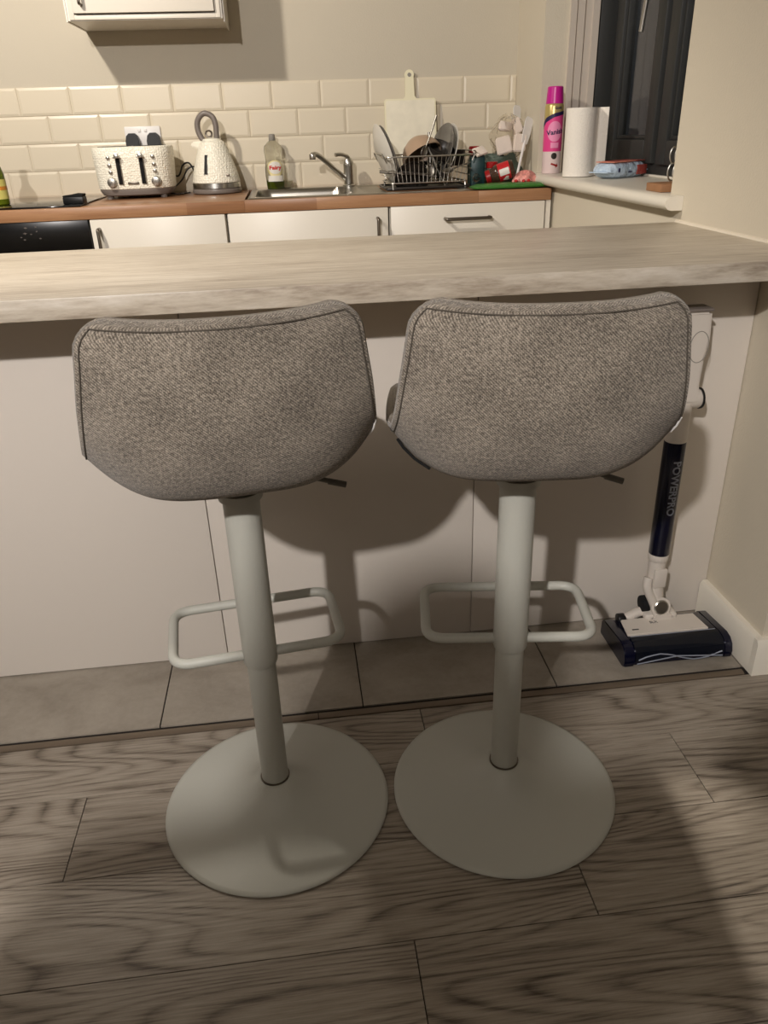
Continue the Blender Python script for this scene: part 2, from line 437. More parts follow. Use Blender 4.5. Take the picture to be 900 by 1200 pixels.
# metro tiles
def metro():
    bs = []; W, H, G, xt, zt = .195, .0989, .0024, -.0286, 1.318
    for r in range(5):
        z1 = zt-r*H; z0 = z1-H+G
        z0 = max(z0, .915)
        if z1-z0 < .01: continue
        off = 0 if r % 2 == 0 else W/2
        x1 = xt+off+W
        while x1 > -2.9:
            a, c = x1-W+G, x1
            c = min(c, -.001)
            if c-a > .008:
                b = new(); bv = .009; d0, d1 = YB-.003, YB-.0085
                o4 = [(a, z0), (c, z0), (c, z1), (a, z1)]
                bx = min(bv, (c-a)*.3); bz = min(bv, (z1-z0)*.3)
                i4 = [(a+bx, z0+bz), (c-bx, z0+bz), (c-bx, z1-bz), (a+bx, z1-bz)]
                A = [b.verts.new((x, d0, z)) for x, z in o4]; B = [b.verts.new((x, d0-.003, z)) for x, z in o4]; Cc = [b.verts.new((x, d1, z)) for x, z in i4]
                for i in range(4):
                    j = (i+1) % 4; b.faces.new((A[i], A[j], B[j], B[i])); b.faces.new((B[i], B[j], Cc[j], Cc[i]))
                b.faces.new(Cc)
                bmesh.ops.recalc_face_normals(b, faces=b.faces); bs.append(b)
            x1 -= W
    return bs
struct('wall_back_tiles', metro(), M['tile'], angle=10)
struct('wall_back_grout', box(-2.9, -.001, YB-.004, YB-.001, .90, 1.3185), M['grout'])

# ------------------------------------------------------------------ window
wn = D.objects.new('window_1', None); COL.objects.link(wn); wn['kind'] = 'structure'
wo = lambda n, b, m: struct(n, b, m, wn)
wo('window_trim', [box(.092, .114, WY1-.010, WY1, WZ0+.011, WZ1), box(.118, .142, WY1-.016, WY1, WZ0+.011, WZ1), box(.146, .168, WY1-.022, WY1, WZ0+.011, WZ1), box(.168, .192, WY1-.030, WY1, WZ0+.011, WZ1)], 'frame_light')
G0, G1 = 1.206, 1.450          # the pane that shows; the second pane is nearer
ZA, ZB = WZ0+.135, WZ1-.10
wo('window_frame', [box(.196, .30, WY1-.034, WY1, WZ0+.011, WZ1, .002), box(.255, .30, WY1-.07, WY1-.034, WZ0+.011, WZ1, .002), box(.250, .30, WY0, WY0+.06, WZ0+.011, WZ1, .004),
                    box(.250, .30, WY0, WY1-.03, WZ0+.011, WZ0+.06, .004), box(.250, .30, WY0, WY1-.03, WZ1-.05, WZ1, .004), box(.250, .30, 1.085, 1.135, WZ0+.06, WZ1-.05, .004)], 'frame_dark')
def sash(a, b):
    return [box(.232, .285, a, a+.065, WZ0+.05, WZ1-.04, .006), box(.232, .285, b-.065, b, WZ0+.05, WZ1-.04, .006),
            box(.232, .285, a+.065, b-.065, WZ0+.05, ZA-.012, .006), box(.232, .285, a+.065, b-.065, ZB+.012, WZ1-.04, .006),
            box(.244, .278, a+.065, a+.078, ZA-.012, ZB+.012, .003), box(.244, .278, b-.078, b-.065, ZA-.012, ZB+.012, .003), box(.244, .278, a+.078, b-.078, ZA-.012, ZA, .003)]
wo('window_sash', sash(G0-.078, G1+.078)+sash(WY0+.03, 1.092), 'frame_dark')
wo('window_glass', [box(.262, .267, G0-.004, G1+.004, ZA-.004, ZB+.004), box(.262, .267, WY0+.10, 1.018, ZA-.004, ZB+.004)], 'glass')
wo('window_handle', [tube(smooth_path([(.232, 1.165, 1.545), (.200, 1.168, 1.545), (.190, 1.172, 1.525), (.190, 1.190, 1.46), (.190, 1.206, 1.39)], 6), .0075, 10), box(.224, .232, 1.150, 1.180, 1.50, 1.60, .003)], 'chrome')
# sill with a rounded nose
nose = [(.25, .932), (-.028, .932), (-.038, .935), (-.045, .942), (-.047, .949), (-.045, .956), (-.038, .963), (-.028, .966), (.25, .966)]
noseW = [(-.0005, .932)] + nose[1:8] + [(-.0005, .966)]
wo('window_sill', [prism(noseW, 'y', .392, 1.675), box(-.0005, .25, WY0-.0, WY1, .9355, .966)], 'white_gloss')
wo('sill_back_bead', box(.236, .250, WY0, WY1-.045, .966, .973, .003), 'white_gloss')

# ------------------------------------------------------------------ breakfast bar
bar = obj('breakfast_bar_worktop', box(-2.62, -.0015, YF, YK, ZP-TH, ZP, .0025), 'laminate')
tag(bar, 'long pale travertine-look laminate worktop of the breakfast bar above the stools', 'worktop')
struct('trim_2', prism([(-.0, ZP-.002), (-.006, ZP), (-.004, ZP+.004), (0, ZP+.006)], 'y', -.2, YK), M['seal'])
cabs = [(-2.41, -1.8085, 'white back panel of the peninsula unit at the far left of the bar'),
        (-1.8065, -1.2083, 'white peninsula unit whose plain back shows left of the left stool'),
        (-1.2063, -.6081, 'white peninsula unit whose plain back shows behind and between the two stools'),
        (-.6061, -.002, 'white peninsula unit whose plain back shows behind the cordless vacuum, next to the wall')]
for x0, x1, lab in cabs:
    c = thing('peninsula_unit', lab, 'kitchen cabinet', ((x0+x1)/2, .25, 0), 0, 'units under the breakfast bar')
    w = (x1-x0)/2
    obj('back_panel', box(-w, w, -.25, -.232, .003, ZP-TH-.001, .0008), 'panel', c)
    obj('carcass', [box(-w+.001, -w+.019, -.231, .14, .1, ZP-TH-.001), box(w-.019, w-.001, -.231, .14, .1, ZP-TH-.001), box(-w+.02, w-.02, -.231, .14, .1, .118), box(-w+.02, w-.02, .05, .068, 0, .1)], 'unit', c)
    d = obj('door', box(-w+.002, w-.002, .142, .160, .11, ZP-TH-.012, .002), 'unit', c)
    obj('handle', tube(round_poly([(w-.06, .16, .82), (w-.06, .19, .82), (w-.06, .19, .66), (w-.06, .16, .66)], .006, 4, False), .005), 'nickel', d)
co = obj('coaster', lathe([(.034, 0), (.038, .002), (.038, .009), (.034, .011), (0, .011)], 32), 'grey_band', loc=(-1.595, .085, ZP+.0005))
tag(co, 'small grey rounded coaster at the left end of the breakfast bar', 'coaster')

# ------------------------------------------------------------------ bar stools
KEYS = [  # s,   y,    z,    w,   a(forward at side), b(up at side)
    (0.00, -.206, .947, .163, .030, .006),
    (0.05, -.207, .898, .170, .036, .004),
    (0.10, -.205, .848, .179, .044, .002),
    (0.15, -.197, .800, .187, .058, .004),
    (0.20, -.181, .755, .193, .070, .022),
    (0.25, -.150, .713, .197, .064, .056),
    (0.31, -.098, .687, .200, .036, .080),
    (0.38, -.030, .672, .202, .008, .084),
    (0.49, .080, .665, .203, .000, .080),
    (0.59, .180, .668, .200, -.004, .062),
    (0.66, .250, .670, .194, -.010, .047),
    (0.69, .275, .662, .190, -.014, .042)]
def key(s, i):
    K = KEYS; s = max(0, min(K[-1][0], s))
    for j in range(len(K)-1):
        if s <= K[j+1][0]: break
    p0, p1, p2, p3 = K[max(j-1, 0)], K[j], K[j+1], K[min(j+2, len(K)-1)]
    h = p2[0]-p1[0]; t = (s-p1[0])/h
    m1 = (p2[i]-p0[i])/(p2[0]-p0[0]); m2 = (p3[i]-p1[i])/(p3[0]-p1[0])
    return (2*t**3-3*t*t+1)*p1[i]+(t**3-2*t*t+t)*m1*h+(-2*t**3+3*t*t)*p2[i]+(t**3-t*t)*m2*h
SM = KEYS[-1][0]
def shell_pt(u, s, push=0):
    """u in -1..1, s along the centre line; push > 0 moves to the inner (sitting) side"""
    def P(u, s):
        y, z, w, a, b = (key(s, i) for i in range(1, 6))
        r1, r2 = .032, .07
        if s < r1: w = w-r1+math.sqrt(max(0, r1*r1-(r1-s)**2))
        if s > SM-r2: w = w-r2+math.sqrt(max(0, r2*r2-(s-SM+r2)**2))
        uu = abs(u)
        ex = 2.6+1.3*max(0, min(1, (s-.10)/.12))
        return Vector((w*u, y+a*uu**(ex*.8), z+b*uu**ex))
    p = P(u, s)
    if not push: return p
    e = 1e-3; uc = max(-.97, min(.97, u)); sc = max(.012, min(SM-.012, s))
    du = P(uc+e, sc)-P(uc-e, sc); ds = P(uc, sc+e)-P(uc, sc-e)
    return p+du.cross(ds).normalized()*push
svals = [0, .0012, .004, .009, .016, .025, .036, .048]+[.06+i*.0145 for i in range(38)]
svals = [s for s in svals if s < SM-.05]+[SM-.05, SM-.036, SM-.025, SM-.016, SM-.009, SM-.004, SM-.0012, SM]
def shell_bm(push, flip=False, inset=0, wob=0):
    b = new(); uvl = b.loops.layers.uv.new('UVMap'); NU = 44; g = []; uv = {}
    for s in svals:
        row = []
        for i in range(NU+1):
            u = -1+2*i/NU; ss = s
            q = shell_pt(u*(1-inset), min(max(s, inset*.3), SM-inset*.3), push)
            if wob:
                q = q+Vector((0, 1, 0))*wob*(math.sin(u*9+s*23)*math.sin(s*31-u*4))*(1-abs(u)**4)
            v = b.verts.new(q); uv[v] = (key(s, 3)*u, s); row.append(v)
        g.append(row)
    for j in range(len(g)-1):
        for i in range(NU):
            f = b.faces.new((g[j][i], g[j][i+1], g[j+1][i+1], g[j+1][i]) if not flip else (g[j][i], g[j+1][i], g[j+1][i+1], g[j][i+1]))
            for l in f.loops: l[uvl].uv = uv[l.vert]
    return b
def rim_loop(push):
    top = [(-1+2*i/30, 0) for i in range(31)]; right = [(1, s) for s in svals[1:]]
    bot = [(1-2*i/30, SM) for i in range(1, 31)]; left = [(-1, s) for s in svals[::-1][1:-1]]
    out = []
    for u, s in top+right+bot+left:
        p = shell_pt(u, s, push)
        if not out or (p-out[-1]).length > .004: out.append(p)
    if (out[0]-out[-1]).length < .003: out.pop()
    return out
def seam_loop(d):
    out = []
    loop = [(-1+2*i/30, d) for i in range(31)]+[(1, s) for s in svals if d < s < SM-d]+[(1-2*i/30, SM-d) for i in range(31)]+[(-1, s) for s in svals[::-1] if d < s < SM-d]
    for u, s in loop:
        w = key(s, 3); p = shell_pt(u*(1-d/w), max(d, min(SM-d, s)), -.0006)
        if not out or (p-out[-1]).length > .004: out.append(p)
    return out
def rim_band():
    """the upholstered edge: a strip bulging from the outer shell to the seat side"""
    b = new(); uvl = b.loops.layers.uv.new('UVMap'); loop = []
    for u, s in [(-1+2*i/30, 0) for i in range(31)]+[(1, s) for s in svals[1:]]+[(1-2*i/30, SM) for i in range(1, 31)]+[(-1, s) for s in svals[::-1][1:-1]]:
        loop.append((u, s))
    rings = []
    cen = Vector((0, 0, 0))
    for u, s in loop:
        a = shell_pt(u, s, 0); c = shell_pt(u, s, .020)
        inn = shell_pt(u*.9, min(max(s, .03), SM-.03), .013); mid = (a+c)/2; o = (mid-inn).normalized()
        rings.append([b.verts.new(a+(c-a)*t+o*.006*math.sin(PI*t)) for t in (0, .12, .3, .5, .7, .88, 1)])
    n = len(rings); acc = 0
    for i in range(n):
        A, B = rings[i], rings[(i+1) % n]; L = (A[3].co-B[3].co).length
        for k in range(6):
            f = b.faces.new((A[k], B[k], B[k+1], A[k+1]))
            for l, q in zip(f.loops, ((acc, k), (acc+L, k), (acc+L, k+1), (acc, k+1))): l[uvl].uv = (q[0], q[1]*.005+.3)
        acc += L
    bmesh.ops.recalc_face_normals(b, faces=b.faces)
    return b

def make_stool():
    t = thing('bar_stool', 'x', 'bar stool', (0, 0, 0), 0, None)
    outer = obj('seat_shell', [shell_bm(0, True, wob=.0012)], 'fabric', t, angle=60)
    obj('edge_band', rim_band(), 'fabric', outer, angle=80)
    obj('piping', [tube(rim_loop(.010), .0066, 10, True)], 'fabric_edge', outer)
    obj('seam', [tube(seam_loop(.0055), .0010, 6, True)], 'seam', outer)
    obj('seat_pad', [shell_bm(.020)], 'fabric_in', t, angle=60)
    # small woven tab caught in the side seam, lower right of the back
    a = shell_pt(.985, .175, -.001); c = shell_pt(.93, .225, -.001)
    obj('seam_tab', tube([a, (a+c)/2+Vector((.001, -.001, -.001)), c], .0015, 6), 'white_plastic', t)
    obj('mounting_plate', [box(-.075, .075, .0, .12, .652, .663, .004), lathe([(.034, .640), (.034, .652)], 32)], 'stool_metal', t)
    obj('lever', [tube([(.03, .02, .655), (.10, .030, .650), (.155, .024, .632)], .0042, 10), tube([(.14, .026, .636), (.168, .022, .628)], .0052, 10)], 'lever_grey', t)
    obj('sleeve', lathe([(.0, .652), (.0285, .652), (.0290, .36), (.0292, .335), (.0278, .331), (.0246, .331), (.0246, .34)], 40, cap=False), 'stool_metal', t)
    obj('column', lathe([(.0244, .36), (.0244, .055), (.0, .055)], 40, cap=False), 'stool_metal', t)
    obj('base', lathe([(0, .0), (.196, .0), (.2065, .0015), (.2085, .004), (.207, .0068), (.200, .0088), (.17, .0125), (.135, .018), (.10, .0265), (.075, .036), (.055, .0475), (.042, .058), (.034, .0645), (.0295, .067), (.0272, .067), (.0272, .05)], 96, cap=False), 'stool_metal', t, angle=60)
    obj('collar', lathe([(.0246, .0675), (.0270, .0675), (.0270, .0690), (.0246, .0690)], 40, cap=False), 'nickel', t)
    P = [Vector((-.024, .0, .347))]+round_poly([(-.024, 0, .347), (-.144, 0, .347), (-.144, .165, .347), (.144, .165, .347), (.144, 0, .347), (.024, 0, .347)], .034, 8, False)[1:]
    obj('footrest', tube(P, .0088, 14), 'stool_metal', t)
    return t
S1 = make_stool(); S1.location = (-1.0846, -.4753, 0); S1.rotation_euler.z = math.radians(6.5)
S1['label'] = 'left one of the two grey tweed bar stools, standing before the bar'
S2 = copy_tree(S1); S2.location = (-.6566, -.5015, 0); S2.rotation_euler.z = math.radians(-8)
S2['label'] = 'right one of the two grey tweed bar stools, nearer to the vacuum'
lin = obj('torn_lining', tube([shell_pt(-.93, .235, -.003), shell_pt(-.88, .252, -.004), shell_pt(-.80, .268, -.004), shell_pt(-.70, .280, -.003)], .0024, 6), 'lining', S2)
lin['label'] = 'black lining edge hanging below the seat'

# ------------------------------------------------------------------ back run of units and worktop
wtop = obj('wooden_worktop', [box(-2.62, -1.125, YW, YB-.009, ZW-.04, ZW, .0015), box(-.285, -.014, YW, YB-.009, ZW-.04, ZW, .0015),
                              box(-1.125, -.285, YW, YW+.045, ZW-.04, ZW, .0015), box(-1.125, -.285, YB-.05, YB-.009, ZW-.04, ZW), box(-.60, -.285, YW+.045, YB-.05, ZW-.04, ZW)], 'butcher')
tag(wtop, 'oiled wooden worktop running along the tiled back wall under the toaster and sink', 'worktop')
ov = thing('built_under_oven', 'black glass built-under oven below the hob at the left', 'oven', (-1.966, 1.42, 0))
obj('fascia', box(-.297, .298, -.030, -.010, .79, .884, .002), 'oven', ov)
obj('oven_door', box(-.297, .298, -.030, -.010, .14, .785, .002), 'oven', ov)
obj('casing', box(-.29, .29, -.009, .5, .0, .88), 'oven', ov)
mk = []
for (x, z, s) in ((.085, .866, .005), (.12, .868, .003), (.08, .848, .006), (.10, .845, .003), (.065, .836, .003), (.075, .828, .004), (.12, .853, .003), (.128, .83, .004)):
    mk += [box(x-s, x+s, -.0306, -.0300, z-.0008, z+.0008), box(x-.0008, x+.0008, -.0306, -.0300, z-s*.6, z+s*.6)]
obj('control_marks', mk, 'grey_band', ov)
def unit(x0, x1, lab, fronts, handle):
    c = thing('base_unit', lab, 'kitchen cabinet', ((x0+x1)/2, 1.42, 0), 0, 'base units along the back wall'); w = (x1-x0)/2
    obj('carcass', [box(-w, -w+.018, -.012, .5, .1, .88), box(w-.018, w, -.012, .5, .1, .88), box(-w+.018, w-.018, -.012, .5, .1, .118), box(-w+.018, w-.018, .05, .066, 0, .1)], 'unit', c)
    for i, (z0, z1) in enumerate(fronts):
        d = obj('door' if z1-z0 > .3 else 'drawer', box(-w+.003, w-.003, -.034, -.014, z0, z1, .0025), 'unit', c)
        if i == 0:
            hx, hz, horiz = handle
            if horiz: P = [(hx-.082, -.034, hz), (hx-.082, -.066, hz), (hx+.082, -.066, hz), (hx+.082, -.034, hz)]
            else: P = [(hx, -.034, hz), (hx, -.066, hz), (hx, -.066, hz-.16), (hx, -.034, hz-.16)]
            obj('handle', tube(round_poly(P, .005, 4, False), .006, 12), 'nickel', d)
    return c
unit(-1.665, -1.195, 'white base unit below the toaster and kettle, beside the black oven', [(.112, .8835)], (-.203, .852, False))
unit(-1.191, -.614, 'white base unit under the sink and tap', [(.112, .8835)], (.247, .848, False))
u3 = unit(-.610, -.032, 'white base unit with a horizontal bar handle, under the dish rack', [(.112, .8835)], (-.005, .836, True))
ep = obj('end_panel', box(-.030, -.012, YW+.006, YB-.05, .0, .884), 'unit'); tag(ep, 'narrow white end panel closing the units beside the window wall', 'panel')

# hob
hb = obj('induction_hob', [box(-2.27, -1.688, 1.408, 1.90, ZW+.0005, ZW+.0065, .002)], 'hob')
tag(hb, 'flat black glass hob set on the wooden worktop at the left edge', 'hob')
bb = thing('scouring_block', 'small black block lying on the right front corner of the hob', 'scourer', (-1.717, 1.47, ZW+.0068), -4)
obj('body', box(-.036, .036, -.022, .022, 0, .024, .004), 'black', bb)
obj('pad', prism([(-.034, .0242), (.034, .0242), (.036, .032), (.01, .034), (-.02, .029), (-.036, .028)], 'y', -.021, .021, .001), 'lining', bb)
lb = thing('dressing_bottle', 'bottle with a yellow and green label cut by the left edge of the picture', 'bottle', (-2.002, 1.56, ZW+.007))
obj('bottle_body', lathe([(0, 0), (.033, 0), (.036, .004), (.036, .10), (.030, .125), (.014, .15), (.012, .18), (0, .18)], 32), 'green_liquid', lb)
obj('label', lathe([(.0366, .02), (.0366, .085)], 32, cap=False), 'label_yellow', lb)
obj('label_band', lathe([(.037, .05), (.037, .062)], 32, cap=False), mat('orange_band', (200, 130, 50), .4), lb)
obj('bottle_cap', lathe([(.0145, .178), (.0145, .2), (0, .2)], 24), 'black', lb)

# ------------------------------------------------------------------ wall cabinet
wc = thing('wall_cabinet', 'white wall cabinet with a framed door at the top left', 'kitchen cabinet', (-1.41, 1.968, 1.5))
obj('cabinet_body', [box(-.262, -.244, -.298, -.001, .0, .72), box(.244, .262, -.298, -.001, 0, .72), box(-.244, .244, -.298, -.001, .0, .018), box(-.244, .244, -.298, -.001, .702, .72), box(-.244, .244, -.02, -.001, .018, .702)], 'unit', wc)
obj('side_cover', box(-.268, -.263, -.300, -.001, -.003, .72), 'unit', wc); obj('side_cover', box(.263, .268, -.28, -.001, -.008, .72), 'unit', wc)
d = obj('door', [box(-.236, .236, -.318, -.300, .02, .70, .002)], 'unit', wc)
obj('frame_rails', [box(-.256, -.238, -.306, -.299, .002, .716, .001), box(.238, .256, -.306, -.299, .002, .716, .001), box(-.238, .238, -.306, -.299, .002, .016, .001)], 'unit', wc)
obj('handle', tube(round_poly([(-.208, -.318, .20), (-.208, -.345, .20), (-.208, -.345, .045), (-.208, -.318, .045)], .006, 4, False), .005, 10), 'nickel', d)

# ------------------------------------------------------------------ sockets and plugs
sk0 = thing('double_socket', 'white double wall socket on the tiles behind the toaster', 'socket', (-1.524, YB-.0085, 1.131))
obj('faceplate', box(-.070, .070, -.010, 0, -.043, .043, .004), 'white_plastic', sk0)
for sx in (-.012, .012):
    obj('rocker_switch', box(sx-.006, sx+.006, -.014, -.010, .022, .034, .002), 'white_plastic', sk0)
def plug(dx, lab):
    p = thing('plug', lab, 'plug', (-1.524+dx, YB-.0188, 1.118), 0, 'plugs in the wall socket')
    obj('plug_body', prism([(-.026, -.028), (.026, -.028), (.027, .002), (.022, .022), (.011, .032), (-.011, .032), (-.022, .022), (-.027, .002)], 'y', -.03, 0, .004), 'black', p)
    return p
plug(-.040, 'black plug in the left half of the wall socket behind the toaster'); plug(.042, 'black plug in the right half of the wall socket behind the toaster')
cb = obj('power_cable', [tube(smooth_path([(-1.482, 1.945, 1.10), (-1.46, 1.93, 1.02), (-1.405, 1.91, .99), (-1.378, 1.9, 1.03), (-1.35, 1.89, 1.035), (-1.335, 1.9, .99), (-1.35, 1.92, .935)], 8), .0035, 8),
                         tube(smooth_path([(-1.42, 1.86, .95), (-1.39, 1.9, .975), (-1.36, 1.9, 1.015), (-1.33, 1.9, 1.02), (-1.31, 1.89, .98)], 8), .003, 8),
                         tube(smooth_path([(-1.43, 1.80, .932), (-1.40, 1.80, .93), (-1.375, 1.82, .93), (-1.36, 1.86, .93)], 8), .003, 8)], 'black')
tag(cb, 'black looping power cable between the toaster and the kettle', 'cable')

# ------------------------------------------------------------------ toaster
def diamond(m, sc=130):
    """raised facets: bumps set in rows on enamel"""
    t = NT(m); tc = t.n('ShaderNodeTexCoord')
    v = t.n('ShaderNodeTexVoronoi', Scale=sc, Randomness=.55); t.l(tc.outputs['Object'], v.inputs['Vector'])
    bp = t.n('ShaderNodeBump', Distance=.003, Strength=.9); t.l(v.outputs['Distance'], bp.inputs['Height']); t.l(bp.outputs['Normal'], t.b.inputs['Normal'])
M['cream_tex'] = mat('cream_faceted_enamel', (240, 236, 220), .28); diamond(M['cream_tex'])
to = thing('toaster', 'cream faceted four-slice toaster with two levers and grey base', 'toaster', (-1.546, 1.80, ZW+.0005), 1)
def oval(rx, ry, n=56, p=3.6):
    return [(rx*math.copysign(abs(math.cos(a))**(2/p), math.cos(a)), ry*math.copysign(abs(math.sin(a))**(2/p), math.sin(a))) for a in (2*PI*i/n for i in range(n))]
def loft(sections, n=56, p=3.6, cap=True, mt=None):
    b = new(); rg = []
    for rx, ry, z in sections: rg.append([b.verts.new((x, y, z)) for x, y in oval(rx, ry, n, p)])
    for a, c in zip(rg, rg[1:]):
        for i in range(n): b.faces.new((a[i], a[(i+1) % n], c[(i+1) % n], c[i]))
    if cap: b.faces.new(rg[0][::-1]); b.faces.new(rg[-1])
    if mt: b.transform(mt)
    return b
obj('body', loft([(.138, .112, .034), (.1415, .115, .037), (.144, .1165, .08), (.147, .118, .14), (.148, .118, .172), (.145, .115, .178), (.140, .11, .180)]), 'cream_tex', to)
obj('base_band', [loft([(.120, .10, .010), (.130, .108, .014), (.139, .113, .028), (.1395, .113, .034)])], 'grey_band', to)
for x in (-.10, .10): obj('foot', cyl((x, -.07, 0), (x, -.07, .012), .012), 'grey_band', to)
obj('bread_slots', [box(sx-.055, sx+.055, sy-.014, sy+.014, .1795, .1812) for sx in (-.065, .065) for sy in (-.04, .035)], 'lining', to)
for sx in (-.045, .040):
    sl = obj('lever_slot', [box(sx-.006, sx+.006, -.1205, -.112, .052, .15, .002)], 'lining', to)
    obj('slot_rim', [tube([(sx+.008, -.1195, .050), (sx+.008, -.1205, .152)], .0022, 8), tube([(sx-.007, -.1195, .052), (sx-.007, -.1205, .152)], .0012, 8)], 'chrome', sl)
    obj('lever', [cyl((sx, -.116, .150), (sx, -.140, .151), .009, bev=.002), box(sx-.014, sx+.014, -.136, -.126, .142, .149, .003)], 'chrome', to)
for sx in (-.079, .083):
    for k, z in enumerate((.145, .119, .096)):
        obj('button', cyl((sx+k*.001, -.112, z), (sx+k*.001, -.121, z), .0068, bev=.0015, n=20), 'steel', to)
    kb = obj('dial', [cyl((sx+.002, -.112, .060), (sx+.002, -.130, .060), .0185, .0165, bev=.002, n=28)], 'steel', to)
    obj('pointer', box(sx+.0005, sx+.0035, -.1315, -.129, .046, .074, .001), 'chrome', kb)
obj('badge', box(-.020, .020, -.1195, -.112, .051, .060, .001), 'nickel', to)

# ------------------------------------------------------------------ kettle
ke = thing('kettle', 'cream pyramid kettle with a grey loop handle next to the toaster', 'kettle', (-1.248, 1.840, ZW+.0005), -8); ke.scale = (1.08, 1.08, 1.03)
obj('power_base', lathe([(.080, 0), (.088, .003), (.090, .010), (.088, .018), (0, .018)], 48), 'grey_band', ke)
obj('silver_band', lathe([(.086, .019), (.0875, .021), (.0865, .038), (.084, .040)], 48), 'chrome', ke)
obj('body', lathe([(.0865, .040), (.0865, .044), (.080, .075), (.068, .115), (.056, .150), (.047, .172), (.042, .180), (.036, .184), (0, .184)], 56), 'cream_tex', ke)
hd = obj('handle', [tube(smooth_path([(.004, 0, .192), (-.018, 0, .178), (-.034, 0, .190), (-.046, 0, .222), (-.042, 0, .254), (-.018, 0, .276), (.010, 0, .266), (.020, 0, .236), (.018, 0, .188)], 8), .010, 14, radii=None)], 'grey_band', ke)
obj('lid', [lathe([(.034, .184), (.030, .190), (.010, .194), (0, .194)], 32)], 'cream', ke)
obj('lid_loop', tube([(-.008+.011*math.cos(2*PI*i/20), 0, .207+.011*math.sin(2*PI*i/20)) for i in range(20)], .0035, 8, True), 'nickel', ke)
obj('spout', [prism([(-.034, .150), (-.078, .166), (-.070, .182), (-.030, .184)], 'y', -.014, .014, .004)], 'cream', ke)
obj('water_gauge', [tube([(-.018, -.0795, .070), (-.013, -.0575, .135)], .0052, 10), ], 'black', ke)
obj('gauge_frame', [tube([(-.0245, -.0785, .068), (-.019, -.0565, .137)], .0018, 6), tube([(-.0115, -.0805, .068), (-.007, -.0585, .137)], .0018, 6)], 'chrome', ke)
obj('badge', box(.045, .062, -.064, -.054, .062, .069, .001), 'nickel', ke)

# ------------------------------------------------------------------ washing-up liquid
def clear_bottle():
    t = thing('washing_up_liquid', 'clear washing-up bottle with some green liquid by the sink', 'bottle', (-1.015, 1.895, ZW+.0005), 8)
    def bt(sec, cap=True): return loft(sec, 40, 2.4, cap)
    obj('bottle_body', bt([(.027, .018, 0), (.034, .023, .004), (.036, .025, .02), (.038, .0255, .06), (.037, .025, .085), (.033, .023, .105), (.034, .0235, .125), (.037, .024, .145), (.034, .022, .162), (.020, .016, .176), (.012, .012, .182)]), 'clear', t)
    obj('liquid', bt([(.026, .017, .002), (.033, .0222, .005), (.0352, .0242, .02), (.0362, .0247, .036)]), 'green_liquid', t)
    obj('cap', lathe([(.0125, .182), (.0135, .184), (.0125, .202), (.009, .206), (0, .206)], 24), 'grey_cap', t)
    lab = obj('label', [wrap(xf(prism(oval(.027, .031, 32, 2), 'z', 0, .0004), T(0, .080, 0)), .0268)], mat('cream_label', (226, 214, 160), .4), t)
    lab.scale = (1.32, 1.05, 1)
    obj('label_emblem', wrap(xf(prism(oval(.021, .023, 32, 2), 'z', .0006, .001), T(0, .083, 0)), .0268), 'label_white', lab)
    obj('label_script', wrap(xf(text_bm('Fairy', .019, .0003, .0008), T(0, .083, .0014)), .0268), 'label_red', lab)
    obj('label_foot', [wrap(xf(box(-.027, .027, -.011, .011, 0, .0006), T(0, .043, 0)), .0272)], 'label_white', lab)
    return t
clear_bottle()

# ------------------------------------------------------------------ sink, tap, bowl
def sink_bm():
    """pressed steel: rim, bowl and ridged drainer in one sheet"""
    X0, X1, Y0, Y1 = -1.115, -.300, 1.432, 1.925
    b = new(); nx, ny = 150, 90
    def h(x, y):
        z = ZW+.0035
        e = min(x-X0, X1-x, y-Y0, Y1-y)
        z -= .003*max(0, 1-e/.006)
        # bowl
        bx0, bx1, by0, by1 = -1.085, -.735, 1.462, 1.855; r = .05
        dx = max(bx0+r-x, x-(bx1-r), 0); dy = max(by0+r-y, y-(by1-r), 0); dd = math.hypot(dx, dy)-r
        ins = -max(dd, max(bx0-x, x-bx1, by0-y, y-by1)) if dd < 0 or True else 0
        if ins > 0: z -= min(.15, .15*min(1, ins/.016)**.8)
        # drainer
        ax0, ax1, ay0, ay1 = -.69, -.325, 1.46, 1.90
        k = min(x-ax0, ax1-x, y-ay0, ay1-y)
        if k > 0: z -= .006*min(1, k/.012); z += .002*max(0, math.sin((y-ay0)*2*PI/.036))*min(1, k/.03)
        return z
    g = [[b.verts.new((X0+(X1-X0)*i/nx, Y0+(Y1-Y0)*j/ny, h(X0+(X1-X0)*i/nx, Y0+(Y1-Y0)*j/ny))) for i in range(nx+1)] for j in range(ny+1)]
    for j in range(ny):
        for i in range(nx): b.faces.new((g[j][i], g[j][i+1], g[j+1][i+1], g[j+1][i]))
    return b
sn = obj('sink', sink_bm(), 'steel', angle=80); tag(sn, 'stainless steel sink with a drainer set into the wooden worktop', 'sink')
tp = thing('mixer_tap', 'chrome mixer tap with a straight slanting spout over the sink', 'tap', (-.716, 1.875, ZW+.004))
obj('tap_body', lathe([(.026, 0), (.026, .004), (.020, .008), (.0195, .075), (.0205, .078), (.0205, .092), (.014, .104), (0, .107)], 32), 'chrome', tp)
obj('spout', tube(smooth_path([(-.012, -.004, .030), (-.05, -.035, .060), (-.10, -.085, .103), (-.125, -.11, .122), (-.138, -.122, .126), (-.147, -.130, .124)], 8), .0095, 14), 'chrome', tp)
obj('spout_nozzle', cyl((-.147, -.130, .128), (-.147, -.130, .108), .0125, bev=.002), 'chrome', tp)
obj('tap_lever', [tube(smooth_path([(.008, .008, .098), (-.004, -.004, .112), (-.03, -.022, .120), (-.052, -.036, .119)], 6), .0075, 12, radii=None)], 'chrome', tp)
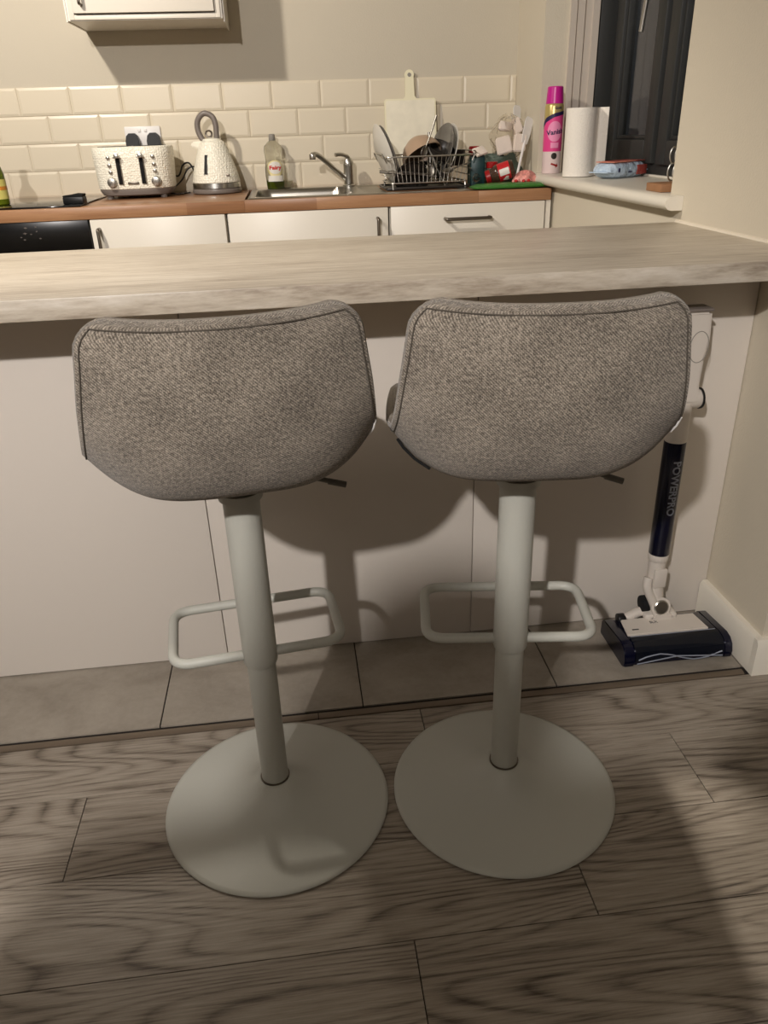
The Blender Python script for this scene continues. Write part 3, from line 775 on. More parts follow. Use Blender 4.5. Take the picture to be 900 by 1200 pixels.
bw = obj('glass_bowl', lathe([(.024, .0), (.034, .004), (.042, .016), (.045, .03), (.0425, .03), (.0395, .017), (.032, .007), (0, .006)], 40), 'clear', loc=(-.985, 1.893, ZW+.0038))
tag(bw, 'small clear glass dish on the back rim of the sink, right of the washing-up bottle', 'dish')
# ------------------------------------------------------------------ dish rack and what stands in it
rk = thing('dish_rack', 'chrome wire dish rack full of crockery on the sink drainer', 'dish rack', (-.440, 1.66, ZW+.004), 1)
RX, RY, RZ0, RZ1 = .165, .135, .022, .112
rimP = round_poly([(-RX, -RY, RZ1), (RX, -RY, RZ1), (RX, RY, RZ1), (-RX, RY, RZ1)], .02, 5)
basP = round_poly([(-RX+.02, -RY+.018, RZ0), (RX-.02, -RY+.018, RZ0), (RX-.02, RY-.018, RZ0), (-RX+.02, RY-.018, RZ0)], .012, 5)
obj('rim', tube(rimP, .0028, 8, True), 'chrome', rk)
obj('base_frame', tube(basP, .0025, 8, True), 'chrome', rk)
for sx in (-1, 1):
    obj('end_loop', [tube(round_poly([(sx*(RX-.004), -RY+.01, RZ1-.02), (sx*(RX+.012), -RY+.012, RZ1+.012), (sx*(RX+.012), RY-.012, RZ1+.012), (sx*(RX-.004), RY-.01, RZ1-.02)], .015, 4, False), .0026, 8),
                     tube([(sx*(RX-.008), -RY+.008, .066), (sx*(RX-.008), RY-.008, .066)], .0018, 6), tube([(sx*(RX-.013), -RY+.012, .044), (sx*(RX-.013), RY-.012, .044)], .0018, 6)], 'chrome', rk)
for sy in (-1, 1):
    n = 17
    w = [tube([((-RX+.016+(2*RX-.032)*i/n), sy*RY, RZ1), ((-RX+.016+(2*RX-.032)*i/n)*.92, sy*(RY-.014), .05), ((-RX+.016+(2*RX-.032)*i/n)*.88, sy*(RY-.018), RZ0)], .0015, 6) for i in range(n+1)]
    obj('side_wires', w, 'chrome', rk)
obj('floor_wires', [tube([(x, -RY+.018, RZ0), (x, RY-.018, RZ0)], .0014, 6) for x in [-.13+.026*i for i in range(11)]]+[tube([(-RX+.02, y, RZ0-.002), (RX-.02, y, RZ0-.002)], .0016, 6) for y in (-.05, .05)], 'chrome', rk)
for sx in (-1, 1):
    for sy in (-1, 1):
        obj('foot', tube([(sx*.138, sy*.112, .024), (sx*.138, sy*.117, .0)], .0035, 8), 'chrome', rk)
tr = obj('drip_tray', [box(-.165, .155, -.115, .12, 0, .0035, .001), tube(round_poly([(-.165, -.115, .006), (.155, -.115, .006), (.155, .12, .006), (-.165, .12, .006)], .02, 4), .004, 8, True)], 'dark_pan', loc=(-.435, 1.66, ZW+.0028))
tag(tr, 'dark drip tray lying under the wire dish rack', 'tray')

def plate_bm(r, d=.014):
    return lathe([(0, 0), (r*.62, 0), (r*.70, d*.35), (r*.98, d), (r, d+.002), (r*.985, d+.004), (r*.69, d*.35+.004), (r*.6, .004), (0, .004)], 56)
def plate(name, r, loc, rot, m, lab, cat='plate', grp='plates standing in the dish rack'):
    o = obj(name, plate_bm(r), m, loc=loc); o.rotation_euler = [math.radians(a) for a in rot]; tag(o, lab, cat, grp); return o
plate('dinner_plate', .112, (-.606, 1.66, 1.042), (0, 73, 8), 'plate_rim', 'white plate outermost at the left end of the dish rack')
plate('dinner_plate', .110, (-.586, 1.66, 1.040), (0, 71, 4), 'plate', 'grey plate leaning just right of the white plate in the dish rack')
plate('side_plate', .100, (-.352, 1.70, 1.050), (0, -72, 14), 'plate', 'grey plate standing nearer the middle at the right end of the dish rack')
plate('side_plate', .097, (-.330, 1.705, 1.050), (0, -74, 14), 'plate_rim', 'pale-rimmed plate outermost at the right end of the dish rack')
def bowl_bm(r, h): return lathe([(0, 0), (r*.4, 0), (r*.7, h*.25), (r*.92, h*.65), (r, h), (r*.965, h), (r*.88, h*.65), (r*.66, h*.28), (r*.38, .005), (0, .005)], 48)
o = obj('bowl', bowl_bm(.082, .070), 'bowl_taupe', loc=(-.468, 1.70, 1.090), rot=(math.radians(150), math.radians(-24), 0)); tag(o, 'taupe bowl tipped on its side in the middle of the rack', 'bowl')
o = obj('frying_pan', [lathe([(0, 0), (.05, 0), (.066, .03), (.064, .03), (.049, .004), (0, .004)], 48)], 'dark_pan', loc=(-.500, 1.595, .975), rot=(math.radians(112), 0, 0)); tag(o, 'dark pan upended at the front of the dish rack', 'pan')
o = obj('serving_bowl', bowl_bm(.055, .045), 'dark_pan', loc=(-.385, 1.66, 1.03), rot=(math.radians(28), math.radians(18), 0)); tag(o, 'small dark bowl lying on top near the right plates', 'bowl')
o = obj('black_saucepan', [lathe([(0, 0), (.055, 0), (.06, .01), (.06, .055), (.058, .055), (.058, .01), (0, .006)], 40)], 'dark_pan', loc=(-.318, 1.75, .998)); tag(o, 'black saucepan behind the right end of the rack', 'pan')
def cutlery(kind, p, rot, lab):
    if kind == 'spoon':
        b = [lathe([(0, -.004), (.012, -.001), (.0165, .004), (.0155, .005), (.011, .001), (0, -.002)], 24), tube([(0, .015, .003), (0, .05, .006), (0, .13, .004)], .0035, 8, radii=[.003, .0028, .005])]
        b[0].transform(Matrix.Diagonal((1, 1.5, 1, 1)))
    elif kind == 'fork':
        b = [box(-.011, .011, -.012, .004, -.001, .001, .0006)]+[box(x-.0013, x+.0013, -.045, -.012, -.001, .001) for x in (-.009, -.003, .003, .009)]+[tube([(0, .003, 0), (0, .05, .003), (0, .13, 0)], .0035, 8)]
    else:
        b = [prism([(-.009, 0), (.006, -.10), (.009, -.09), (.009, 0)], 'z', -.0007, .0007), tube([(0, 0, 0), (0, .09, 0)], .006, 8)]
    o = obj('table_'+kind, b, 'cutlery_steel', loc=p, rot=[math.radians(a) for a in rot]); tag(o, lab, kind, 'cutlery in the dish rack'); return o
cutlery('spoon', (-.450, 1.60, 1.055), (100, 20, 40), 'bright spoon handle crossing the bowl, pointing up to the left')
cutlery('knife', (-.535, 1.560, .985), (5, -28, 68), 'silver knife lying low at the left front of the rack')
cutlery('spoon', (-.36, 1.575, .985), (15, 25, -70), 'spoon low inside the right front of the rack')
cutlery('fork', (-.45, 1.57, .975), (8, -5, 86), 'fork lying flat along the bottom front of the rack')
cutlery('knife', (-.40, 1.60, 1.0), (60, 12, 60), 'knife standing slanted in the middle front of the rack')
cutlery('spoon', (-.42, 1.63, .99), (82, 0, 10), 'spoon standing upright in the middle of the rack')
cutlery('fork', (-.345, 1.62, 1.0), (-86, 8, 15), 'fork standing upright beside the right plates')
for i, x in enumerate((-.478, -.452, -.425, -.398, -.372)):
    o = obj('water_glass' if i % 2 else 'small_mug', lathe([(.0, 0), (.022, 0), (.027, .062), (.0255, .062), (.021, .003), (0, .003)], 32), 'clear' if i % 2 else 'dark_pan', loc=(x+.004*(i % 2), 1.655+.012*(i % 3), ZW+.032))
    tag(o, ['dark mug low in the rack behind the pan', 'clear glass low in the rack left of centre', 'dark mug low in the centre of the rack', 'clear glass low in the rack right of centre', 'dark mug low in the rack beside the right plates'][i], 'glass' if i % 2 else 'mug')
o = obj('measuring_scoop', [lathe([(0, 0), (.010, 0), (.013, .004), (.0145, .018), (.013, .018), (.011, .004), (0, .002)], 24)], 'clear', loc=(-.265, 1.535, ZW+.030), rot=(math.radians(60), math.radians(25), 0)); tag(o, 'small clear plastic scoop leaning at the right front corner of the rack', 'scoop')

# chopping board leaning on the tiles
cbd = thing('chopping_board', 'white chopping board with a yellowish rim leaning on the tiles', 'chopping board', (-.448, 1.895, ZW+.005)); cbd.rotation_euler = (math.radians(-8), 0, 0)
def board_pts(g=0):
    W = .105-g; H = .315-g; n = .019-g; P = []
    P += [(-W, g), (W, g), (W, H-.006), (W-.006, H), (n+.008, H), (n, H+.01), (n-.002, H+.08)]
    c = (0, H+.085); P += [(c[0]+(n)*math.cos(a), c[1]+(n)*math.sin(a)) for a in [PI*k/10 for k in range(11)]]
    P += [(-n+.002, H+.08), (-n, H+.01), (-n-.008, H), (-W+.006, H), (-W, H-.006)]
    return P
obj('board', prism(board_pts(), 'y', -.005, .005), 'board_rim', cbd)
obj('board_face', [prism([(-.099, .008), (.099, .008), (.099, .305), (.095, .309), (-.095, .309), (-.099, .305)], 'y', -.0058, -.0049)], 'board', cbd)
obj('hanging_hole', [lathe([(0, 0), (.0075, 0), (.0075, .0125), (0, .0125)], 24, loc=(0, -.0063, .400), rot=(-PI/2, 0, 0)), ], 'grey_cap', cbd)

# ------------------------------------------------------------------ clutter at the right end of the worktop
gp = obj('green_pouch', loft([(.10, .03, .0), (.150, .052, .004), (.152, .054, .009), (.13, .045, .016), (.07, .03, .019)], 48, 4.5), 'greenbag', loc=(-.150, 1.450, ZW+.001), rot=(0, 0, math.radians(3)))
tag(gp, 'flat green pouch lying along the right front edge of the worktop', 'pouch')
tc_ = thing('teal_carton', 'dark teal carton standing right beside the dish rack', 'carton', (-.242, 1.60, ZW+.001), -8)
obj('carton_body', [box(-.027, .027, -.025, .025, 0, .105, .005)], 'teal', tc_)
obj('carton_shoulder', prism([(-.026, .105), (.026, .105), (.018, .118), (-.018, .118)], 'y', -.022, .022, .002), 'black', tc_)
pk = obj('white_packet', box(-.024, .024, -.020, .020, 0, .008, .002), 'paper', loc=(-.238, 1.585, ZW+.1215), rot=(math.radians(38), math.radians(-14), math.radians(20)))
tag(pk, 'small white card packet lying tilted on the teal carton', 'packet')
rb = thing('red_capped_bottle', 'dark bottle with a red cap behind the teal carton', 'bottle', (-.232, 1.70, ZW+.001))
obj('bottle_body', lathe([(0, 0), (.024, 0), (.026, .004), (.026, .09), (.018, .108), (.014, .115), (0, .115)], 32), 'bag', rb)
obj('cap', lathe([(.020, .112), (.0225, .114), (.0225, .134), (.019, .139), (0, .139)], 32), 'red', rb)
rl = thing('small_red_jar', 'small jar with a dark red lid, right of the teal carton', 'jar', (-.190, 1.58, ZW+.02))
obj('jar_glass', lathe([(0, 0), (.020, 0), (.022, .004), (.022, .045), (0, .045)], 28), 'bag', rl)
obj('lid', lathe([(.0215, .045), (.0225, .047), (.0225, .064), (.020, .067), (0, .067)], 28), 'red', rl)
bg = obj('grey_green_bag', surf(lambda u, v: Vector((-.132+(.115-.012*v)*math.cos(2*PI*u)*(.7+.3*math.sin(PI*min(1, v+.25)))*(1+.04*math.sin(14*PI*u)), 1.715+(.05+.01*math.sin(6*PI*u))*math.sin(2*PI*u), ZW+.002+.105*v+.006*math.sin(10*PI*u)*v)), 72, 14), 'bag')
tag(bg, 'dark grey-green plastic bag standing open in the corner of the worktop', 'bag')
def packet(x, y, z, w, h, rot, lab):
    o = obj('paper_sachet', prism([(-w, -h), (w, -h*.9), (w*1.02, h*.85), (w*.8, h), (-w*.75, h*.98), (-w, h*.7)], 'y', -.011, .011, .004), 'paper', loc=(x, y, z), rot=[math.radians(a) for a in rot])
    tag(o, lab, 'sachet', 'white sachets on the grey-green bag'); return o
packet(-.118, 1.690, 1.064, .030, .032, (-8, -12, 0), 'white sachet lower left of the four above the grey-green bag')
packet(-.056, 1.690, 1.070, .025, .033, (-8, 8, 4), 'white sachet lower right of the four above the grey-green bag')
packet(-.112, 1.702, 1.130, .026, .017, (-14, 8, 0), 'white sachet upper left of the four above the grey-green bag')
packet(-.066, 1.702, 1.130, .018, .028, (-8, -22, 8), 'white sachet upper right of the four above the grey-green bag')
fm = obj('clear_wrapper', surf(lambda u, v: Vector((-.095+(.064+.010*math.sin(2*PI*u*5+v*9)+.006*math.sin(2*PI*u*9-v*14))*math.sqrt(max(0, 1-(2*v-.9)**2*.8))*math.cos(2*PI*u), 1.715+.022*math.sin(2*PI*u)*(1+.4*math.sin(2*PI*u*3)), 1.02+.150*v+.006*math.sin(2*PI*u*4))), 60, 18), 'film', angle=20)
tag(fm, 'crumpled clear plastic wrapper around the white sachets in the corner', 'wrapper')
def spat(loc, rot, lab):
    o = obj('plastic_spatula', [prism([(-.014, .09), (.014, .09), (.019, .125), (.020, .175), (.012, .186), (-.012, .186), (-.020, .175), (-.019, .125)], 'y', -.0015, .0015), tube([(0, 0, -.055), (0, 0, .10)], .005, 8)], 'white_plastic', loc=loc, rot=[math.radians(a) for a in rot])
    tag(o, lab, 'spatula', 'white utensils in the corner'); return o
spat((-.047, 1.755, 1.02), (-8, 6, 30), 'white utensil standing tallest in the corner against the window wall')
spat((-.062, 1.66, .985), (-6, 20, 25), 'white utensil slanting low in front of the window wall corner')
jr = thing('sauce_jar', 'jar lying on its side with a red lid and a red and white label', 'jar', (-.168, 1.52, ZW+.052)); jr.rotation_euler = (math.radians(4), math.radians(73), math.radians(-8))
obj('jar_glass', lathe([(0, -.052), (.026, -.052), (.029, -.047)][::-1][0:0]+[(0, -.040), (.022, -.040), (.024, -.034), (.030, -.024), (.032, -.016), (.032, .040), (.028, .047), (0, .048)], 36), mat('dark_sauce', (70, 50, 38), .2), jr)
obj('label', lathe([(.0324, -.012), (.0324, .032)], 36, cap=False), 'redlabel', jr)
obj('label_patch', [xf(wrap(xf(prism([(0, -.010), (.012, .004), (.010, .012), (.004, .012), (0, .008), (-.004, .012), (-.010, .012), (-.012, .004)], 'z', 0, .0005), T(0, .010, 0)), .0326), R('Z', 50)), xf(wrap(xf(box(-.012, .012, -.018, .018, 0, .0005), T(0, .01, 0)), .0326), R('Z', -2))], 'label_white', jr)
obj('lid', lathe([(0, -.060), (.021, -.060), (.0235, -.057), (.0235, -.042), (0, -.042)], 32), 'red', jr)
pw = obj('pink_wrapper', surf(lambda u, v: Vector(((.052*(1-.25*v)+.006*math.sin(10*PI*u))*math.cos(2*PI*u)*math.cos(v*PI/2)**.6, (.030+.004*math.sin(12*PI*u))*math.sin(2*PI*u)*math.cos(v*PI/2)**.6, .034*math.sin(v*PI/2)*(1+.2*math.sin(6*PI*u)))), 48, 10), 'pinkwrap', loc=(-.075, 1.505, ZW+.016), angle=20, rot=(0, math.radians(4), math.radians(12)))
tag(pw, 'crumpled pink and clear wrapper on the green pouch under the window sill', 'wrapper')
for i in range(7):
    x, y = -.135+.011*i+.004*math.sin(i*5), 1.462+.006*math.cos(i*3)
    o = obj('wrapped_sweet', lathe([(0, -.006), (.005, -.004), (.006, 0), (.004, .005), (0, .006)], 10), 'redlabel' if i % 2 else 'pinkwrap', loc=(x, y, ZW+.0235), rot=(i, i*2, 0))
    tag(o, 'tiny red or pink wrapped sweet on the green pouch below the lying jar', 'sweet', 'sweets on the green pouch')

# ------------------------------------------------------------------ on the window sill
SZ = .9665
cn = thing('spray_can', 'tall pink spray can with magenta cap, furthest along the window sill', 'spray can', (.027, 1.535, SZ))
cn.scale = (1.06, 1.06, 1.0)
obj('can_base', lathe([(0, 0), (.0305, 0), (.0322, .003), (.0322, .075), ], 40, cap=False), 'can_white', cn)
obj('can_middle', lathe([(.0322, .075), (.0322, .178)], 40, cap=False), 'pink', cn)
obj('can_top', lathe([(.0322, .178), (.0322, .225), (.030, .232), (.027, .236), (0, .236)], 40, cap=False), 'gold', cn)
cap = obj('cap', lathe([(.0285, .232), (.030, .234), (.0265, .286), (.024, .289), (0, .289)], 40), 'magenta', cn)
A = math.radians(-14)
obj('sweep_band', [wrap(xf(prism([(-.05, .150), (-.03, .172), (0, .189), (.03, .196), (.05, .198), (.05, .210), (.03, .208), (0, .202), (-.03, .188), (-.05, .168)], 'z', .0003, .0007), T(0, 0, 0)), .0322, A)], 'label_navy', cn)
obj('lower_field', [wrap(prism([(-.05, .165), (-.05, .10), (.05, .10), (.05, .199), (.03, .197), (0, .190), (-.03, .173)], 'z', .0001, .0004), .0322, A)], 'pink', cn)
obj('emblem', wrap(xf(prism(oval(.026, .034, 40, 2), 'z', .0006, .0009), T(.004, .142, 0)), .0322, A), 'pinklight', cn)
obj('brand_lettering', wrap(xf(xf(text_bm('Vanish', .023, .0002, .0006), R('Z', 8)), T(.006, .140, .0013)), .0322, A), 'label_navy', cn)
obj('top_lettering', wrap(xf(xf(text_bm('Gold', .012, .0002, .0004), R('Z', 4)), T(.012, .219, .0007)), .0322, A), 'label_navy', cn)
obj('small_panel', wrap(xf(prism([(-.014, -.009), (.014, -.009), (.014, .009), (-.014, .009)], 'z', .0006, .0009), T(.006, .096, 0)), .0322, A), 'pinklight', cn)
obj('round_picture', [wrap(xf(prism(oval(.010, .011, 28, 2), 'z', .0004, .0008), T(.006, .060, 0)), .0322, A)], 'dark_pan', cn)
obj('arrow_picture', [wrap(xf(xf(prism([(-.012, -.003), (.008, -.003), (.008, -.008), (.015, 0), (.008, .008), (.008, .003), (-.012, .003)], 'z', .0004, .0008), R('Z', -20)), T(.008, .030, 0)), .0322, A)], 'red', cn)

kt = thing('kitchen_roll', 'white kitchen roll standing on the sill with a loose sheet', 'kitchen roll', (.038, 1.275, SZ), 0)
def roll_path():
    P = []
    for i in range(60):
        a = -PI*.25-2*PI*i/48; r = .049+.00004*i
        P.append((r*math.cos(a), r*math.sin(a)))
    return P
obj('roll', [lathe([(.018, .001), (.0485, .001), (.049, .003), (.049, .211), (.0485, .213), (.018, .213), (.018, .001)], 56, cap=False)], 'towel', kt)
def sheet(u, v):
    q = [(.0495*math.cos(a), .0495*math.sin(a)) for a in (math.radians(-200+k*8) for k in range(20))]+[(.052, -.012), (.058, -.003), (.064, .008), (.071, .010), (.082, -.002), (.092, -.014)]
    t = u*(len(q)-1); i = min(int(t), len(q)-2); f = t-i
    x = q[i][0]*(1-f)+q[i+1][0]*f; y = q[i][1]*(1-f)+q[i+1][1]*f
    return Vector((x, y, .002+.2115*v))
obj('loose_sheet', surf(sheet, 70, 4, .0008), 'towel', kt)

wp = thing('wet_wipes', 'pale blue packet of wipes with a brick-red top on the window sill', 'packet', (.075, 1.085, SZ), -50)
wp.location = (.140, 1.150, SZ); wp.rotation_euler.z = math.radians(33)
def pill(rx, ry, hz, z0=0, p=4.5, jag=.02):
    return surf(lambda u, v: Vector((math.copysign(abs(math.cos(2*PI*u))**(2/p), math.cos(2*PI*u))*rx*(1+jag*math.sin(22*PI*u)*math.sin(PI*v))*(.62+.38*math.sin(PI*v)**.5),
                                     math.copysign(abs(math.sin(2*PI*u))**(2/p), math.sin(2*PI*u))*ry*(.60+.40*math.sin(PI*v)**.5), z0+hz*v)), 72, 12)
def cap_of(b):
    bmesh.ops.holes_fill(b, edges=[e for e in b.edges if e.is_boundary]); return b
obj('packet_body', cap_of(pill(.100, .048, .050)), 'wipes', wp)
obj('end_seal', [prism([(-.118, -.034), (-.096, -.044), (-.096, .044), (-.118, .036)], 'z', .019, .022), prism([(.096, -.044), (.116, -.036), (.116, .034), (.096, .044)], 'z', .019, .022)], 'wipes', wp)
obj('top_print', [prism([(-.088, -.040), (-.03, -.046), (.03, -.040), (.03, .036), (-.085, .036)], 'z', .0485, .0515, .001)], 'wipes_pink', wp)
obj('red_print', [prism([(-.075, -.01), (-.05, -.034), (-.02, -.01), (.0, -.03), (.02, 0), (.02, .03), (-.06, .03)], 'z', .0516, .0522), box(.030, .085, -.0490, -.044, .008, .038, .002), prism([(.03, -.042), (.088, -.038), (.088, .036), (.03, .038)], 'z', .0485, .0512, .001)], 'wipes_red', wp)
obj('print_marks', [xf(text_bm('aqua', .012, .0003), Matrix.Translation((-.01, -.0492, .02)) @ R('X', 90)), box(-.074, -.066, -.0495, -.047, .020, .032, .001)], 'label_navy', wp)

st = thing('egg_stand', 'pale wooden block with chrome wire loops at the near end of the sill', 'stand', (.048, .545, SZ), 0)
obj('block', box(-.060, .045, -.045, .045, 0, .020, .002), 'wood', st)
for k, (y, x) in enumerate(((-.02, .0), (.012, .004), (.034, .0))):
    obj('wire_loop', [tube([(x+.004+.013*math.cos(a), y, .044+.022*math.sin(a)) for a in [2*PI*i/24 for i in range(24)]], .0022, 8, True),
                      tube([(x+.006+.012*math.cos(a), y+.004, .085+.020*math.sin(a)) for a in [2*PI*i/24 for i in range(24)]], .0022, 8, True)], 'chrome', st)

# ------------------------------------------------------------------ cordless vacuum
vc = thing('cordless_vacuum', 'white and navy cordless vacuum standing against the peninsula by the wall', 'vacuum cleaner', (-.165, -.110, 0))
L_ = lambda x, y, z: (x+.165, y+.110, z)
hp = [(-.196, .006), (-.206, .012), (-.209, .028), (-.203, .046), (-.190, .057), (-.172, .061), (-.150, .059), (-.075, .052), (-.062, .044), (-.060, .010), (-.066, .006)]
def hprism(x0, x1, g=0, pts=hp, bev=.002):
    cy, cz = -.13, .032
    q = [(.110+cy+(y-cy)*(1-g), cz+(z-cz)*(1-g)) for y, z in pts]
    return prism(q, 'x', x0+.165, x1+.165, bev)
obj('head_housing', hprism(-.272, -.052, .04), 'navy', vc)
obj('end_cap', hprism(-.294, -.270), 'navy', vc); obj('end_cap', hprism(-.054, -.034), 'navy', vc)
obj('clear_cover', [prism([(y+.110, z) for y, z in [(-.200, .016), (-.2105, .028), (-.205, .048), (-.190, .0595), (-.172, .0628), (-.165, .0628), (-.165, .059), (-.188, .055), (-.200, .045), (-.205, .028), (-.196, .016)]], 'x', -.268+.165, -.056+.165)], 'vac_clear', vc)
obj('bristle_strip', [tube([L_(-.262+.2*k/12, -.2105+.001*(k % 2), .030+.012*math.sin(k*.55)) for k in range(13)], .0016, 6), tube([L_(-.265, -.211, .020), L_(-.17, -.2125, .034), L_(-.06, -.2115, .022)], .0015, 6)], 'vac_text', vc)
obj('brush_roller', [cyl(L_(-.266, -.178, .033), L_(-.058, -.178, .033), .022, n=24)], 'navy', vc)
obj('top_plate', prism([(-.270+.165, -.158+.11), (-.072+.165, -.158+.11), (-.080+.165, -.095+.11), (-.262+.165, -.095+.11)], 'z', .058, .0645, .002), 'vac_white', vc)
obj('head_marks', [box(-.252+.165, -.236+.165, -.142+.11, -.138+.11, .0646, .0650), xf(text_bm('SLX', .012, .0003), Matrix.Translation(L_(-.19, -.118, .0650)))], 'dark_print', vc)
obj('silver_line', box(-.266+.165, -.060+.165, -.1650+.11, -.1625+.11, .0595, .0632), 'vac_text', vc)
obj('bridge', [xf(box(-.040, .040, -.03, .03, .0, .020, .008, 3), T(.000, .032, .058)), prism([(-.03, .058), (.035, .058), (.02, .082), (-.02, .082)], 'y', -.002, .06, .004)], 'vac_white', vc)
obj('side_hinge', [cyl(L_(-.262, -.075, .052), L_(-.243, -.075, .052), .014, bev=.003), ], 'black', vc)
obj('hinge_arm', [tube([L_(-.240, -.078, .055), L_(-.215, -.078, .068), L_(-.18, -.076, .075)], .012, 12)], 'vac_white', vc)
# swivel neck
obj('neck', [tube(smooth_path([L_(-.172, -.082, .070), L_(-.176, -.082, .105), L_(-.180, -.080, .140), L_(-.181, -.078, .185), L_(-.181, -.078, .222)], 6), .02, 20, radii=None),
             tube(smooth_path([L_(-.172, -.098, .072), L_(-.188, -.095, .11), L_(-.203, -.090, .145), L_(-.200, -.084, .17)], 5), .011, 12)], 'vac_white', vc)
obj('swivel_disc', [lathe([(0, 0), (.018, 0), (.018, .004), (.015, .006), (0, .0035)], 32, loc=L_(-.170, -.104, .096), rot=(PI*.42, 0, 0))], 'steel', vc)
obj('swivel_ring', [lathe([(.024, -.004), (.024, .003), (.018, .004), (.018, -.004)], 32, loc=L_(-.170, -.103, .096), rot=(PI*.42, 0, 0))], 'vac_white', vc)
obj('inner_joint', [cyl(L_(-.208, -.076, .092), L_(-.185, -.076, .092), .020, bev=.003)], 'lining', vc)
obj('release_clip', box(-.197+.165, -.165+.165, -.105+.11, -.096+.11, .150, .200, .004), 'vac_white', vc)
obj('neck_collar', lathe([(.022, .215), (.0235, .218), (.0235, .232), (.021, .236)], 32, loc=L_(-.181, -.078, 0)), 'vac_white', vc)
obj('wand', cyl(L_(-.181, -.078, .232), L_(-.181, -.078, .512), .0235, n=40, bev=.0015), 'navy', vc)
obj('wand_back', cyl(L_(-.172, -.066, .225), L_(-.172, -.066, .515), .0185, n=24), 'vac_white', vc)
tx = xf(wrap(xf(text_bm('POWERPRO', .0245, .0002, .0006), R('Z', -90)), .0238, math.radians(0)), T(*L_(-.181, -.078, .405)))
obj('wand_lettering', tx, 'vac_text', vc)
obj('upper_tube', cyl(L_(-.181, -.078, .512), L_(-.181, -.078, .60), .0235, n=32), 'vac_white', vc)
obj('dust_cup', [cyl(L_(-.26, -.078, .605), L_(-.142, -.078, .605), .021, n=32, bev=.004)], 'vac_white', vc)
obj('cup_ring', [cyl(L_(-.1435, -.078, .605), L_(-.1395, -.078, .605), .0225, n=32)], 'black', vc)
obj('motor_body', [prism([(-.085, .60), (.014, .60), (.008, .64), (.010, .70), (.016, .735), (.014, .765), (.012, .793), (-.085, .793)], 'y', .008, .052, .006)], 'vac_white', vc)
obj('motor_cap', box(-.086, .013, .007, .053, .793, .799, .002), 'grey_band', vc)
obj('button_ring', tube([(-.008+.020*math.cos(a), .0075, .722+.032*math.sin(a)) for a in [2*PI*i/32 for i in range(32)]], .0008, 6, True), 'grey_cap', vc)

